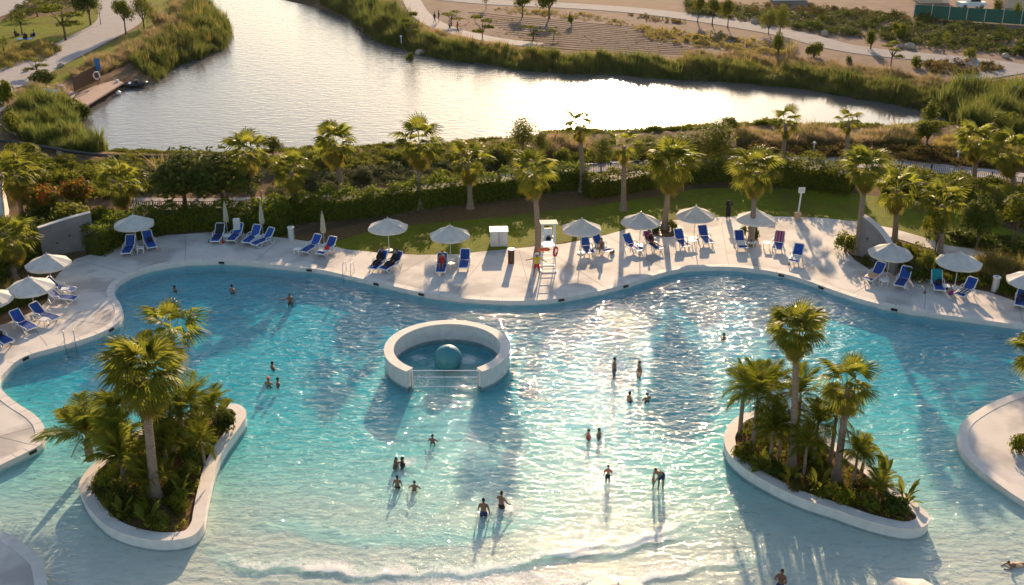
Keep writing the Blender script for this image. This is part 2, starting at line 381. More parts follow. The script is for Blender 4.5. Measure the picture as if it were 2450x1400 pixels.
def ribbon(name, px, w, m, label, k, z1=None):
    c = smooth(Pl(px, G0), 6); h = z1 if z1 is not None else G0 + .012 * k
    return tag(MB().strip(offset(c, -w / 2), offset(c, w / 2), G0 - .05, h).build(name, m), label, 'path', kind='structure')
sheet('sand', [(960, -60), (990, 0), (1045, 55), (1140, 90), (1290, 112), (1500, 128), (1700, 142), (1900, 155), (2080, 178), (2250, 205), (2400, 235), (2600, 275), (2900, 200), (2900, -60)], M['sand'], 'tan sand with planting rows behind the lake', 1, n=0)
sheet('lawn', [(780, 583), (800, 568), (880, 552), (1000, 534), (1150, 520), (1320, 500), (1480, 480), (1640, 455), (1800, 450), (1950, 455), (2100, 470), (2230, 495), (2330, 520), (2450, 560), (2600, 600), (2600, 655), (2450, 620), (2270, 592), (2130, 550), (2000, 527), (1800, 522), (1650, 528), (1500, 552), (1300, 590), (1150, 608), (1000, 615), (850, 603)], M['lawn'], 'mown lawn between the hedge and the pool deck', 2)
sheet('lawn', [(-150, 95), (0, 50), (120, 38), (232, 22), (240, 60), (215, 88), (140, 120), (60, 152), (-150, 215)], M['lawn'], 'lawn with picnic group beside the curving path', 2)
sheet('lawn', [(40, 205), (120, 172), (210, 130), (300, 84), (338, 58), (335, 20), (360, -20), (420, -20), (405, 35), (350, 85), (280, 125), (200, 165), (130, 205)], M['lawn'], 'narrow lawn between the curving path and the reeds', 2)
sheet('planting_soil', [(690, 572), (780, 552), (900, 530), (1010, 510), (1150, 492), (1320, 470), (1500, 452), (1640, 440), (1640, 458), (1480, 484), (1320, 504), (1150, 524), (1000, 538), (880, 556), (790, 580)], M['mulch'], 'dark mulch strip along the foot of the long hedge', 3)
ribbon('path', [(-120, 300), (0, 215), (30, 190), (80, 160), (150, 125), (220, 90), (275, 60), (290, 35), (275, 0), (265, -40)], 7.2, M['path'], 'wide pale path curving past the lakeside lawns', 4)
ribbon('path', [(-100, 60), (0, 20), (45, -20)], 6.5, M['path'], 'far corner of pale path beyond the picnic lawn', 5)
ribbon('path', [(300, 487), (420, 489), (560, 488), (700, 482), (860, 474), (980, 463), (1090, 447), (1200, 431), (1330, 411), (1450, 399), (1600, 390), (1790, 384), (1950, 385), (2100, 394), (2240, 404), (2350, 415), (2460, 428), (2700, 465)], 3.0, M['path'], 'concrete lakeside walk behind the railing', 4)
ribbon('path', [(975, -20), (1000, 27), (1035, 55), (1085, 75), (1140, 88), (1200, 99), (1290, 109)], 3.2, M['path'], 'narrow concrete path on the far shore with walkers', 5)
ribbon('path', [(1050, -6), (1180, 6), (1350, 14), (1500, 24), (1640, 40), (1780, 62), (1900, 84), (1990, 108), (2080, 124), (2200, 136), (2330, 148), (2460, 166), (2700, 200)], 5.2, M['track'], 'grey track crossing the sand behind the lake', 6)
ribbon('path', [(2260, 212), (2330, 188), (2420, 172), (2500, 160)], 3.0, M['track'], 'sandy side track branching toward the lake', 7)
sheet('boardwalk', [(30, 212), (90, 200), (185, 222), (172, 236), (100, 222)], M['plank'], 'short timber walk leading down to the dock', 4, n=0)

# lake
lk = bpy.data.materials.new('lake_water'); t, N, L = nt(lk)
out = N.new('ShaderNodeOutputMaterial'); dif = N.new('ShaderNodeBsdfDiffuse'); dif.inputs[0].default_value = (.15, .135, .125, 1)
gl = N.new('ShaderNodeBsdfGlossy'); gl.inputs['Roughness'].default_value = .16
fr = N.new('ShaderNodeFresnel'); fr.inputs[0].default_value = 1.66
geo = N.new('ShaderNodeNewGeometry')
mp = N.new('ShaderNodeMapping'); mp.inputs['Scale'].default_value = (.7, 1.5, 1); L.new(geo.outputs['Position'], mp.inputs[0])
n1 = N.new('ShaderNodeTexNoise'); n1.inputs['Scale'].default_value = 1.3; n1.inputs['Detail'].default_value = 3; L.new(mp.outputs[0], n1.inputs['Vector'])
n2 = N.new('ShaderNodeTexNoise'); n2.inputs['Scale'].default_value = .03; n2.inputs['Detail'].default_value = 2; L.new(mp.outputs[0], n2.inputs['Vector'])
# breeze: the sheltered right arm is calm, the open left part rippled
sx = N.new('ShaderNodeSeparateXYZ'); L.new(geo.outputs['Position'], sx.inputs[0])
mr = N.new('ShaderNodeMapRange'); mr.inputs[1].default_value = 34; mr.inputs[2].default_value = 4; mr.inputs[3].default_value = .05; mr.inputs[4].default_value = .55; L.new(sx.outputs[0], mr.inputs[0])
bp = N.new('ShaderNodeBump'); bp.inputs['Distance'].default_value = .10; L.new(mr.outputs[0], bp.inputs['Strength']); L.new(n1.outputs[0], bp.inputs['Height'])
L.new(bp.outputs[0], gl.inputs['Normal']); L.new(bp.outputs[0], fr.inputs['Normal'])
m5 = N.new('ShaderNodeMapRange'); m5.inputs[1].default_value = 26; m5.inputs[2].default_value = 42; m5.inputs[3].default_value = .165; m5.inputs[4].default_value = .05; L.new(sx.outputs[0], m5.inputs[0]); L.new(m5.outputs[0], gl.inputs['Roughness'])
ms = N.new('ShaderNodeMixShader'); L.new(fr.outputs[0], ms.inputs[0]); L.new(dif.outputs[0], ms.inputs[1]); L.new(gl.outputs[0], ms.inputs[2]); L.new(ms.outputs[0], out.inputs[0])
big = offset(LAKE, 0); MBL = MB().prism(big, LAKE_Z - .3, LAKE_Z, bottom=False)
tag(MBL.build('lake', lk, fix=False), 'pale lake reflecting the low sun', 'lake', kind='structure')

# ---------------------------------------------------------------- pool: floor, deck, coping, water
def depth(Y, X=0):
    # apparent depth: refraction makes the floor look less than half as deep as it is
    Y = np.asarray(Y, float); b = np.interp(Y, [30, 38, 40, 42, 45, 50, 56, 62, 70, 85], [.01, .025, .035, .05, .105, .255, .43, .59, .74, .80])
    return b * (1 + .16 * np.sin(.31 * X + 1.1 * np.sin(.23 * Y)) * np.sin(.27 * Y + .8 * np.sin(.19 * X)))
fx = np.arange(-60, 62, 2.0); fy = np.concatenate([[10, 25], np.arange(30, 90, 1.0)])
FX, FY = np.meshgrid(fx, fy); FZ = WL - depth(FY, FX); i2 = np.arange(FX.size).reshape(FX.shape)
Q2 = np.stack([i2[:-1, :-1], i2[:-1, 1:], i2[1:, 1:], i2[1:, :-1]], -1).reshape(-1, 4)
tag(obj('pool_floor', npmesh('pool_floor', np.stack([FX, FY, FZ], -1).reshape(-1, 3), Q2, M['poolfloor'], True)), 'pale sloping floor of the wave pool', 'pool floor', kind='structure')
cop_in = offset(EDGE, .5)
DECK = offset(EDGE, .28) + BACK
tag(MB().prism(DECK, -2.6, 0).build('pool_deck', M['deck'], fix=False), 'pinkish white deck around the pool', 'deck', kind='structure')
tag(MB().strip(EDGE, cop_in, -2.6, .02).build('pool_coping', M['coping']), 'pale rounded stone coping along the pool edge', 'coping', kind='structure')
m_ = MB()
for k in range(8, len(cop_in) - 4, 11):
    a = cop_in[k]; d = (offset(EDGE, 1.5)[k] - a).normalized(); L_ = 0
    while L_ < 9 and inside(np.array([a.x + d.x * (L_ + .4)]), np.array([a.y + d.y * (L_ + .4)]), DECK)[0]: L_ += .3
    if L_ > 1: c = a + d * L_ / 2; m_.box((c.x, c.y, .002), (L_ - .1, .028, .006), math.atan2(d.y, d.x))
for k in range(4, len(EDGE) - 2, 3):
    c = (EDGE[k] + cop_in[k]) / 2; d = cop_in[k] - EDGE[k]; m_.box((c.x, c.y, .0205), (d.length, .022, .005), math.atan2(d.y, d.x))
tag(m_.build('deck_joints', M['greywall'], fix=False), 'thin expansion joints crossing the pool deck', 'joints', kind='structure')
def deck_island(name, px, label, z1=0.0):
    poly = smooth(Pl(px, -.02), 6, True)
    tag(MB().prism(poly, -2.2, z1).build(name, M['deck'], fix=False), label, 'deck', kind='structure')
    a = sum(poly[i].x * poly[(i + 1) % len(poly)].y - poly[(i + 1) % len(poly)].x * poly[i].y for i in range(len(poly)))
    q = poly + [poly[0]]; i_ = offset(poly, .5 if a > 0 else -.5, True); i_ = i_ + [i_[0]]; o_ = offset(poly, -.03 if a > 0 else .03, True); o_ = o_ + [o_[0]]
    tag(MB().strip(o_, i_, -2.2, z1 + .02).build('pool_coping', M['coping']), label.replace('deck', 'coping band round the deck'), 'coping', kind='structure')
deck_island('pool_deck', [(-200, 1250), (-80, 1255), (0, 1272), (50, 1300), (90, 1332), (103, 1350), (112, 1400), (118, 1480), (-200, 1600)], 'rounded deck tip in the shallow corner by the beach')
deck_island('pool_deck', [(2750, 850), (2600, 890), (2450, 936), (2380, 962), (2330, 990), (2302, 1014), (2293, 1042), (2301, 1077), (2330, 1112), (2380, 1152), (2450, 1200), (2600, 1290), (2750, 1320), (2900, 1100)], 'rounded deck peninsula with palm shadow')

# waves: real geometry
wx = np.arange(-41, 41.05, .11); wy = np.arange(32, 79, .105)
X, Y = np.meshgrid(wx, wy); Z = np.zeros_like(X); g = np.random.default_rng(3)
for k in range(70):
    lam = math.exp(g.uniform(math.log(.36), math.log(1.7))); th = g.normal(-math.pi / 2, 1.05); am = .0034 * lam ** .95 * g.uniform(.5, 1.2)
    ph = g.uniform(0, 6.28); q = 2 * math.pi / lam
    arg = q * (X * math.cos(th) + Y * math.sin(th)) + ph + .5 * np.sin(.13 * X + ph) + .4 * np.sin(.17 * Y - ph)
    Z += am * (np.sin(arg) + .25 * np.sin(2 * arg + 1.57))
RC = P(1070, 828, .95); RC.z = 0
rr = np.hypot(X - RC.x, Y - RC.y)
Z += .022 * np.sin(2 * math.pi * rr / 2.3) * np.exp(-np.abs(rr - 8) / 7) * (Y < RC.y + 1)
dp = depth(Y, X); calm = np.interp(dp, [0, .05, .1, .34], [.25, .35, .55, 1.0]); Z *= calm
foam = np.zeros_like(X)
def crest(px, h, w, fm, side):
    global Z, foam
    c = smooth(Pl(px, WL), 8); d = pdist(X, Y, c)
    lo = min(p.x for p in c); hi = max(p.x for p in c); ends = np.clip((X - lo) / 3, 0, 1) * np.clip((hi - X) / 3, 0, 1)
    cy = np.interp(X, [p.x for p in c], [p.y for p in c]) + .16 * np.sin(1.1 * X + w * 9) + .10 * np.sin(2.7 * X + h * 50) + .05 * np.sin(6.3 * X)
    gate = np.clip(.55 + .5 * np.sin(.55 * X + h * 70) + .35 * np.sin(1.7 * X + w * 5), .72, 1)
    s = Y - cy          # + behind the front
    prof = np.where(s > 0, np.exp(-(s / w) ** 2), np.exp(-(s / (w * .28)) ** 2)); Z += h * prof * ends
    foam = np.maximum(foam, fm * ends * gate ** .6 * np.where(s > 0, np.exp(-(s / (side * (.35 + .65 * gate))) ** 1.5), np.exp(-(s / .12) ** 2)))
crest([(560, 1268), (640, 1258), (760, 1272), (880, 1290), (1000, 1294), (1100, 1280), (1200, 1262), (1300, 1238), (1420, 1210)], .09, .8, .4, .5)
crest([(452, 1285), (520, 1325), (580, 1358), (680, 1366), (800, 1370), (950, 1382), (1100, 1372), (1230, 1356), (1330, 1338), (1460, 1322), (1600, 1296), (1750, 1262)], .08, .7, .74, 1.5)
crest([(1200, 1350), (1290, 1342), (1400, 1320), (1500, 1300), (1640, 1262), (1760, 1225)], .07, .5, .70, 1.1)
crest([(900, 1400), (1150, 1420), (1400, 1402), (1560, 1385), (1740, 1355), (1900, 1330)], .06, .5, .70, 1.5)
for cx, cy, r, a in ((1000, 855, 1.0, .55), (1120, 860, 1.2, .6), (1165, 905, .7, .5), (985, 925, .6, .5), (1215, 1215, 1.6, .6), (975, 1105, 1.0, .6), (965, 1160, .9, .4), (1580, 1165, 1.5, .35)):
    p = P(cx, cy, WL); foam = np.maximum(foam, a * np.exp(-(((X - p.x) ** 2 + ((Y - p.y) * 1.2) ** 2) / r ** 2)))
wash = np.clip((41.2 - Y) / 1.8, 0, 1) * np.exp(-((X + 1) / 12) ** 2); foam = np.maximum(foam, .56 * wash)
Z = np.maximum(Z, -dp * .8)
ny2, nx2 = X.shape; top = np.stack([X, Y, Z + WL], -1).reshape(-1, 3); i3 = np.arange(X.size).reshape(X.shape)
TF = np.stack([i3[:-1, :-1], i3[:-1, 1:], i3[1:, 1:], i3[1:, :-1]], -1).reshape(-1, 4)
loop = np.concatenate([i3[0, :], i3[1:, -1], i3[-1, -2::-1], i3[-2:0:-1, 0]]); nb = len(loop)
low = top[loop].copy(); low[:, 2] = -3.2; o = len(top)
SF = np.stack([loop, o + np.arange(nb), o + (np.arange(nb) + 1) % nb, np.roll(loop, -1)], -1)
BFv = np.array([[wx[0], wy[0], -3.2], [wx[-1], wy[0], -3.2], [wx[-1], wy[-1], -3.2], [wx[0], wy[-1], -3.2]]); 
me = npmesh('pool_water', np.concatenate([top, low, BFv]), np.concatenate([TF, SF, [[o + nb, o + nb + 3, o + nb + 2, o + nb + 1]]]), None, True)
at = me.attributes.new('foam', 'FLOAT', 'POINT'); at.data.foreach_set('value', np.concatenate([foam.ravel(), np.zeros(nb + 4)]).astype(np.float32))
wm = bpy.data.materials.new('pool_water'); t, N, L = nt(wm)
out = N.new('ShaderNodeOutputMaterial'); tr = N.new('ShaderNodeBsdfTransparent'); tr.inputs[0].default_value = (.97, .985, .985, 1)
gl = N.new('ShaderNodeBsdfGlossy'); gl.inputs['Roughness'].default_value = .035
lw = N.new('ShaderNodeLayerWeight'); lw.inputs[0].default_value = .5
pw = N.new('ShaderNodeMath'); pw.operation = 'POWER'; pw.inputs[1].default_value = 4.6; L.new(lw.outputs['Facing'], pw.inputs[0])
fr = N.new('ShaderNodeMath'); fr.operation = 'MULTIPLY_ADD'; fr.inputs[1].default_value = .97; fr.inputs[2].default_value = .03; L.new(pw.outputs[0], fr.inputs[0])
geo = N.new('ShaderNodeNewGeometry')
n1 = N.new('ShaderNodeTexNoise'); mp = N.new('ShaderNodeMapping'); mp.inputs['Scale'].default_value = (.62, 1.25, 1); mp.inputs['Rotation'].default_value = (0, 0, .12); L.new(geo.outputs['Position'], mp.inputs[0]); n1.inputs['Scale'].default_value = 2.3; n1.inputs['Detail'].default_value = 3.5; n1.inputs['Distortion'].default_value = .4; L.new(mp.outputs[0], n1.inputs['Vector'])
bp = N.new('ShaderNodeBump'); bp.inputs['Strength'].default_value = 1.0; bp.inputs['Distance'].default_value = .21; L.new(n1.outputs[0], bp.inputs['Height'])
L.new(bp.outputs[0], gl.inputs['Normal']); L.new(bp.outputs[0], lw.inputs['Normal'])
ms = N.new('ShaderNodeMixShader'); L.new(fr.outputs[0], ms.inputs[0]); L.new(tr.outputs[0], ms.inputs[1]); L.new(gl.outputs[0], ms.inputs[2])
fd = N.new('ShaderNodeBsdfDiffuse'); fd.inputs[0].default_value = (.86, .84, .82, 1)
fa = N.new('ShaderNodeAttribute'); fa.attribute_name = 'foam'
n3 = N.new('ShaderNodeTexNoise'); n3.inputs['Scale'].default_value = 5.5; n3.inputs['Detail'].default_value = 7; n3.inputs['Roughness'].default_value = .78; n3.inputs['Distortion'].default_value = .8; L.new(geo.outputs['Position'], n3.inputs['Vector'])
m1 = N.new('ShaderNodeMath'); m1.operation = 'ADD'; L.new(fa.outputs['Fac'], m1.inputs[0]); L.new(n3.outputs[0], m1.inputs[1])
m2 = N.new('ShaderNodeMapRange'); m2.inputs[1].default_value = .90; m2.inputs[2].default_value = 1.16; m2.inputs[4].default_value = .85; L.new(m1.outputs[0], m2.inputs[0])
m3 = N.new('ShaderNodeMixShader'); L.new(m2.outputs[0], m3.inputs[0]); L.new(ms.outputs[0], m3.inputs[1]); L.new(fd.outputs[0], m3.inputs[2]); L.new(m3.outputs[0], out.inputs[0])
va = N.new('ShaderNodeVolumeAbsorption'); va.inputs[0].default_value = (.05, .838, .938, 1); va.inputs[1].default_value = 1.25; L.new(va.outputs[0], out.inputs['Volume'])
me.materials.append(wm)
tag(obj('pool_water', me), 'turquoise wave pool water with glitter and small breaking waves', 'water', kind='structure')

# ---------------------------------------------------------------- pool structures
# horseshoe splash basin
t_ = thing('splash_basin', 'white horseshoe wall around the teal ball in mid pool', 'pool feature', (RC.x, RC.y, WL))
ro, ri, hz = 3.82, 3.32, 1.18
angs = [R(-90 + 35 + (290) * k / 64) for k in range(65)]
Ao = [Vector((ro * math.cos(a), ro * math.sin(a), 0)) for a in angs]; Ai = [Vector((ri * math.cos(a), ri * math.sin(a), 0)) for a in angs]
MB().strip(Ao, Ai, -.8, hz - .1).build('wall', M['wall'], t_)
Ao2 = [p * 1.012 for p in Ao]; Ai2 = [p * .985 for p in Ai]
MB().strip(Ao2, Ai2, hz - .1, hz).build('wall_cap', M['coping'], t_)
MB().strip([p * 1.003 for p in Ao], [p * .996 for p in Ai], -.3, .07).build('waterline_band', M['tileband'], t_)
e1, e2 = (Ao[0] + Ai[0]) / 2, (Ao[-1] + Ai[-1]) / 2
t_ = thing('barrier_railing', 'steel railing closing the mouth of the horseshoe basin', 'railing', (RC.x, RC.y, WL))
for z in (1.16, .72, .1): MB().tube([(e2.x + .05, e2.y - .1, z), (e1.x - .05, e1.y - .1, z)], .022, 6).build('rail', M['steel'], t_)
for f in (0, .5, 1): q = e2.lerp(e1, f); MB().tube([(q.x + (.08 if f == 0 else -.08 if f == 1 else 0), q.y - .1, -.5), (q.x + (.08 if f == 0 else -.08 if f == 1 else 0), q.y - .1, 1.16)], .03, 6).build('post', M['steel'], t_)
b = MB()
for k in range(1, 40): q = e2.lerp(e1, k / 40); b.tube([(q.x, q.y - .1, -.3), (q.x, q.y - .1, 1.16)], .013, 4)
b.build('baluster', M['pole'], t_)
t_ = thing('splash_ball', 'round teal ball half sunk inside the horseshoe basin', 'ball', (RC.x + .02, RC.y + .15, WL))
MB().ball((0, 0, .32), .86, 28, 18).build('sphere', M['teal'], t_, sm=True)
MB().tube([(.87 * math.cos(a), .87 * math.sin(a), .32) for a in [2 * math.pi * k / 28 for k in range(28)]], .02, 5, closed=True).build('seam_band', M['teal'], t_)
MB().lathe([(.14, 1.16), (.12, 1.2), (.05, 1.21)], 12).build('top_cap', M['coping'], t_)

def planter(name, px, label, hz):
    poly = smooth(Pl(px, WL + hz), 6, True); poly = [Vector((p.x, p.y, 0)) for p in poly]
    a = sum(poly[i].x * poly[(i + 1) % len(poly)].y - poly[(i + 1) % len(poly)].x * poly[i].y for i in range(len(poly)))
    s = 1 if a > 0 else -1; th = .55
    inn = offset(poly, th * s, True); t_ = thing(name, label, 'planter', (0, 0, 0))
    MB().strip(poly + [poly[0]], inn + [inn[0]], -1.6, WL + hz - .09).build('wall', M['wall'], t_)
    o2 = offset(poly, -.03 * s, True); n2_ = offset(poly, (th + .02) * s, True)
    MB().strip(o2 + [o2[0]], n2_ + [n2_[0]], WL + hz - .09, WL + hz).build('wall_cap', M['coping'], t_)
    o3 = offset(poly, -.006 * s, True); MB().strip(o3 + [o3[0]], offset(poly, .1 * s, True) + [offset(poly, .1 * s, True)[0]], WL - .3, WL + .06).build('waterline_band', M['tileband'], t_)
    MB().prism(offset(poly, (th - .1) * s, True), -1.4, WL + hz - .16).build('soil_bed', M['mulch'], t_, fix=False)
    return inn
ISL_L = planter('island_planter', [(190, 1158), (197, 1185), (216, 1218), (258, 1258), (310, 1280), (370, 1291), (425, 1290), (464, 1278), (486, 1250), (492, 1218), (500, 1175), (515, 1115), (540, 1065), (574, 1018), (588, 990), (578, 972), (555, 966), (520, 972), (470, 985), (400, 1000), (330, 1030), (262, 1080), (214, 1120)], 'long curved planter island with white wall, tall palm and feather palms on the shallow side', .62)
ISL_R = planter('island_planter', [(1733, 1050), (1738, 1030), (1755, 1005), (1785, 988), (1830, 984), (1890, 996), (1950, 1030), (2010, 1068), (2070, 1112), (2130, 1158), (2185, 1200), (2218, 1228), (2222, 1248), (2200, 1262), (2160, 1264), (2080, 1246), (2000, 1218), (1920, 1192), (1850, 1160), (1785, 1122), (1745, 1085)], 'boat shaped planter island with three tall plants crowding its wide end', .62)
ISL_Z = WL + .46

def wedge_wall(p0, p1, h0, h1, th, label, px):
    a, b = P(*p0), P(*p1); d = (b - a); L_ = d.length; t_ = thing('screen_wall', label, 'wall', a, math.atan2(d.y, d.x))
    m = MB(); n = 10; top = []
    for k in range(n + 1):
        f = k / n; h = h0 + (h1 - h0) * f ** 1.4; bow = .35 * math.sin(math.pi * f)
        top.append((f * L_, bow, h))
    vs = []
    for x, y, h in top: vs += [(x, y, -.3), (x, y + th, -.3), (x, y, h), (x, y + th, h)]
    fs = []
    for k in range(n):
        o = 4 * k; q = o + 4; fs += [(o, q, q + 2, o + 2), (o + 1, o + 3, q + 3, q + 1), (o + 2, q + 2, q + 3, o + 3)]
    fs += [(0, 2, 3, 1), (4 * n, 4 * n + 1, 4 * n + 3, 4 * n + 2)]
    m.add(vs, fs).build('slab', M['greywall'], t_)
    c = MB(); vs = []
    for x, y, h in top: vs += [(x, y - .03, h + .002), (x, y + th + .03, h + .002), (x, y - .03, h + .05), (x, y + th + .03, h + .05)]
    c.add(vs, fs + [(4 * k, 4 * k + 1, 4 * k + 5, 4 * k + 4) for k in range(n)]).build('coping', M['coping'], t_)
    for fx_, fz in px: MB().box((fx_ * L_, .35 * math.sin(math.pi * fx_) - .01, fz), (.14, .06, .12)).build('niche_light', M['dark'], t_)
wedge_wall((104, 617), (231, 596), 2.35, 2.95, .35, 'grey curved screen wall rising to the right, hedge behind it', [(.55, 1.3), (.8, 1.6), (.3, .9)])
wedge_wall((2046, 606), (2138, 660), 3.05, 1.1, .4, 'grey wedge shaped screen wall sloping down beside the palm', [(.2, 1.5), (.45, 1.2)])

# skimmer mouths in the pool wall
def skim(a, b, label, loc):
    o = MB().box((0, 0, 0), (.42, .1, .16)).build('skimmer_mouth', M['black'], None, loc=loc); o.rotation_euler = (0, 0, math.atan2(b.y - a.y, b.x - a.x))
    tag(o, label, 'skimmer', 'skimmer mouths along the pool wall')
for px_, py_ in ((527, 626), (735, 644), (908, 679), (1010, 702), (1345, 716), (1503, 683), (1870, 657), (1968, 686), (2148, 740), (265, 786), (55, 860), (75, 1078)):
    p = P(px_, py_, -.1); i = min(range(len(EDGE)), key=lambda k: (EDGE[k] - p).length); a, b = EDGE[max(0, i - 1)], EDGE[min(len(EDGE) - 1, i + 1)]
    n_ = Vector((b.y - a.y, a.x - b.x, 0)).normalized(); skim(a, b, 'small dark skimmer mouth in the pool wall below the coping', EDGE[i] + n_ * .02 + Vector((0, 0, -.14 - EDGE[i].z)))

# ---------------------------------------------------------------- palms
def frond(fan, pet, droop, nl, span, seed):
    """one fan leaf along +x from the origin: petiole then pleated blade with loose tips"""
    g = np.random.default_rng(seed); V = []; Fc = []
    def q(a, b, c, d): o = len(V); V.extend([a, b, c, d]); Fc.append((o, o + 1, o + 2, o + 3))
    def arch(x): return -droop * x * x
    for k in range(3):
        x0, x1 = pet * k / 3, pet * (k + 1) / 3; q((x0, -.022, arch(x0)), (x1, -.018, arch(x1)), (x1, .018, arch(x1)), (x0, .022, arch(x0)))
    sl = -2 * droop * pet
    for k in range(nl):
        a = (k / (nl - 1) - .5) * span; L_ = fan * (1 - .25 * (abs(a) / (span / 2)) ** 2) * g.uniform(.9, 1.08); w = fan * span / nl * .30
        ca, sa = math.cos(a), math.sin(a); up = (.04 if k % 2 else -.04) * fan + .10 * fan * abs(sa)
        def pt(r, s, z): return (pet + r * ca - s * sa, r * sa + s * ca, arch(pet) + sl * r * ca + z)
        r1, r2 = L_ * .58, L_ * .82; d1 = -droop * .5 * r1 * r1; d2 = d1 - .10 * fan - droop * .35; d3 = d2 - .24 * fan * g.uniform(.5, 1.5)
        q(pt(.02, -.01, 0), pt(r1, -w, up + d1), pt(r1, w, -up * .3 + d1), pt(.02, .01, 0))
        q(pt(r1, -w, up + d1), pt(r2, -w * .55, d2), pt(r2, w * .55, d2), pt(r1, w, -up * .3 + d1))
        q(pt(r2, -w * .55, d2), pt(L_ * .97, -.008, d3), pt(L_ * .97, .008, d3), pt(r2, w * .55, d2))
    return np.array(V), np.array(Fc)
def place_frond(Vf, el, az, z0, roll, s):
    V = Vf * s; cr, sr = math.cos(roll), math.sin(roll); y = V[:, 1] * cr - V[:, 2] * sr; z = V[:, 1] * sr + V[:, 2] * cr; x = V[:, 0]
    ce, se = math.cos(el), math.sin(el); x, z = x * ce - z * se, x * se + z * ce; c, s_ = math.cos(az), math.sin(az)
    return np.stack([x * c - y * s_, x * s_ + y * c, z + z0], 1)
def palm_crown(ng, nd, size, seed, full=1.0):
    g = np.random.default_rng(seed); out = []
    for (n, lo, hi, dr, dead) in ((ng, 82, -12, .16, False), (nd, -18, -74, .24, True)):
        Vs, Fs, o = [], [], 0
        for i in range(n):
            f = (i + .5) / n; el = R(lo + (hi - lo) * f ** .8 + g.normal(0, 7)); az = i * 2.39996 + g.normal(0, .2); L_ = size * (g.uniform(.85, 1.1) * (.78 if dead else (.8 + .3 * math.sin(math.pi * min(1, f + .2)))))
            V, Fc = frond(.95, .95 if not dead else .75, dr * (.6 + f * .9), 20, R(215 if not dead else 150), seed * 100 + i)
            V = place_frond(V, el, az, (.25 - .35 * f) * size if not dead else -.35 * size * f - .1, g.normal(0, .25), L_); Vs.append(V); Fs.append(Fc + o); o += len(V)
        out.append((np.concatenate(Vs), np.concatenate(Fs)))
    return out
CROWNS = []
for i, (a, b_) in enumerate(((20, 15), (17, 17), (34, 26), (15, 20), (19, 22))):
    (gv, gf), (dv, df) = palm_crown(a, b_, 1.0, 20 + i); CROWNS.append((npmesh('crown', gv, gf, M['palmgreen']), npmesh('dead_fronds', dv, df, M['palmdry'])))
def bare_crown(seed):
    (gv, gf), (dv, df) = palm_crown(11, 7, 1.0, seed); return npmesh('crown', gv, gf, M['palmgreen']), npmesh('dead_fronds', dv, df, M['palmdry'])
CROWNS += [bare_crown(40), bare_crown(41)]
def palm(base_px, crown_px, wpx, var, label, r=.235, z=0.0, group='fan palms around the pool'):
    b = P(*base_px, z); c = above(b, *crown_px); h = c.z - b.z; s = wpx / ppm(c)[0] / 2 / 1.70; lean = c.x - b.x
    t_ = thing('palm_tree', label, 'palm', b, 0, group)
    pts = [(lean * (k / 12) ** 1.3, 0, h * k / 12) for k in range(13)]; rad = [r * (1.75 if k == 0 else 1.25 if k == 1 else 1.05 - .03 * k) for k in range(13)]
    pts = [(0, 0, -.3)] + pts; rad = [r * 1.9] + rad
    MB().tube(pts, rad, 12).build('trunk', M['trunk'], t_, sm=True)
    cr, dd = CROWNS[var]
    for me_, nm in ((cr, 'crown'), (dd, 'dead_fronds')): obj(nm, me_, t_, (lean, 0, h), rnd.uniform(0, 6.28), s)
    return t_
PALMS = [((610, 508), (590, 368), 112, 0, 'palm standing alone before the lake, left of the two dark broadleaf trees\' right edge'),
 ((706, 522), (697, 410), 108, 3, 'short yellowing palm where the bright hedge begins'),
 ((818, 462), (800, 345), 108, 4, 'palm behind the hedge with a broad drooping skirt against the lake'),
 ((1003, 498), (1003, 345), 120, 1, 'tall palm with paddle fronds spread over the lake, in front of the hedge'),
 ((1125, 498), (1122, 388), 110, 3, 'thin yellow fronded palm at the middle of the long hedge'),
 ((1289, 606), (1277, 418), 112, 4, 'palm rising from the deck right behind the lifeguard chair'),
 ((1394, 457), (1387, 302), 84, 5, 'sparse palm topped by two clumps inside the sun glare'),
 ((1491, 502), (1493, 350), 90, 6, 'palm washed out by the glare, bare trunk over the shaded lawn'),
 ((1590, 548), (1605, 400), 128, 2, 'full crowned palm in the round planter at the deck edge'),
 ((1796, 588), (1809, 412), 122, 0, 'palm growing through the deck beneath a parasol, shrubs at its foot'),
 ((1869, 418), (1881, 295), 78, 5, 'slim palm against the calm lake above the white sign post'),
 ((2020, 436), (2030, 290), 60, 6, 'slimmest palm with few fronds against the calm lake end'),
 ((2050, 606), (2072, 408), 104, 2, 'palm with a bright green top and orange skirt beside the wedge wall'),
 ((2139, 586), (2147, 455), 112, 3, 'palm growing at the low end of the wedge wall'),
 ((2247, 618), (2256, 490), 112, 1, 'palm in the planted bed between deck and side path'),
 ((2328, 456), (2335, 338), 92, 0, 'palm in front of the railing near the right shrubs'),
 ((2424, 487), (2420, 368), 104, 4, 'palm in front of the railing closest to the right border'),
 ((302, 512), (285, 440), 110, 4, 'squat palm beside the parked bicycles, shaggy skirt'),
 ((52, 518), (36, 420), 112, 1, 'palm rising in front of the pale house wall corner'),
 ((34, 668), (28, 575), 112, 0, 'palm behind the leftmost parasols with yellow grass at its foot')]
for a in PALMS: palm(a[0], a[1], a[2], a[3], a[4].replace("left of the two dark broadleaf trees' right edge", 'beside the dark broadleaf trees'))
palm((374, 1196), (345, 905), 190, 2, 'tallest palm on the curved planter island, thick ringed trunk and dense dark skirt', r=.24, z=ISL_Z, group='palms on the planter islands')
palm((436, 1052), (412, 800), 158, 6, 'thinner palm behind the tallest one on the curved island, paddle fronds', r=.17, z=ISL_Z, group='palms on the planter islands')
palm((1893, 1128), (1905, 800), 136, 2, 'straight dense palm towering over the boat shaped island', r=.2, z=ISL_Z, group='palms on the planter islands')
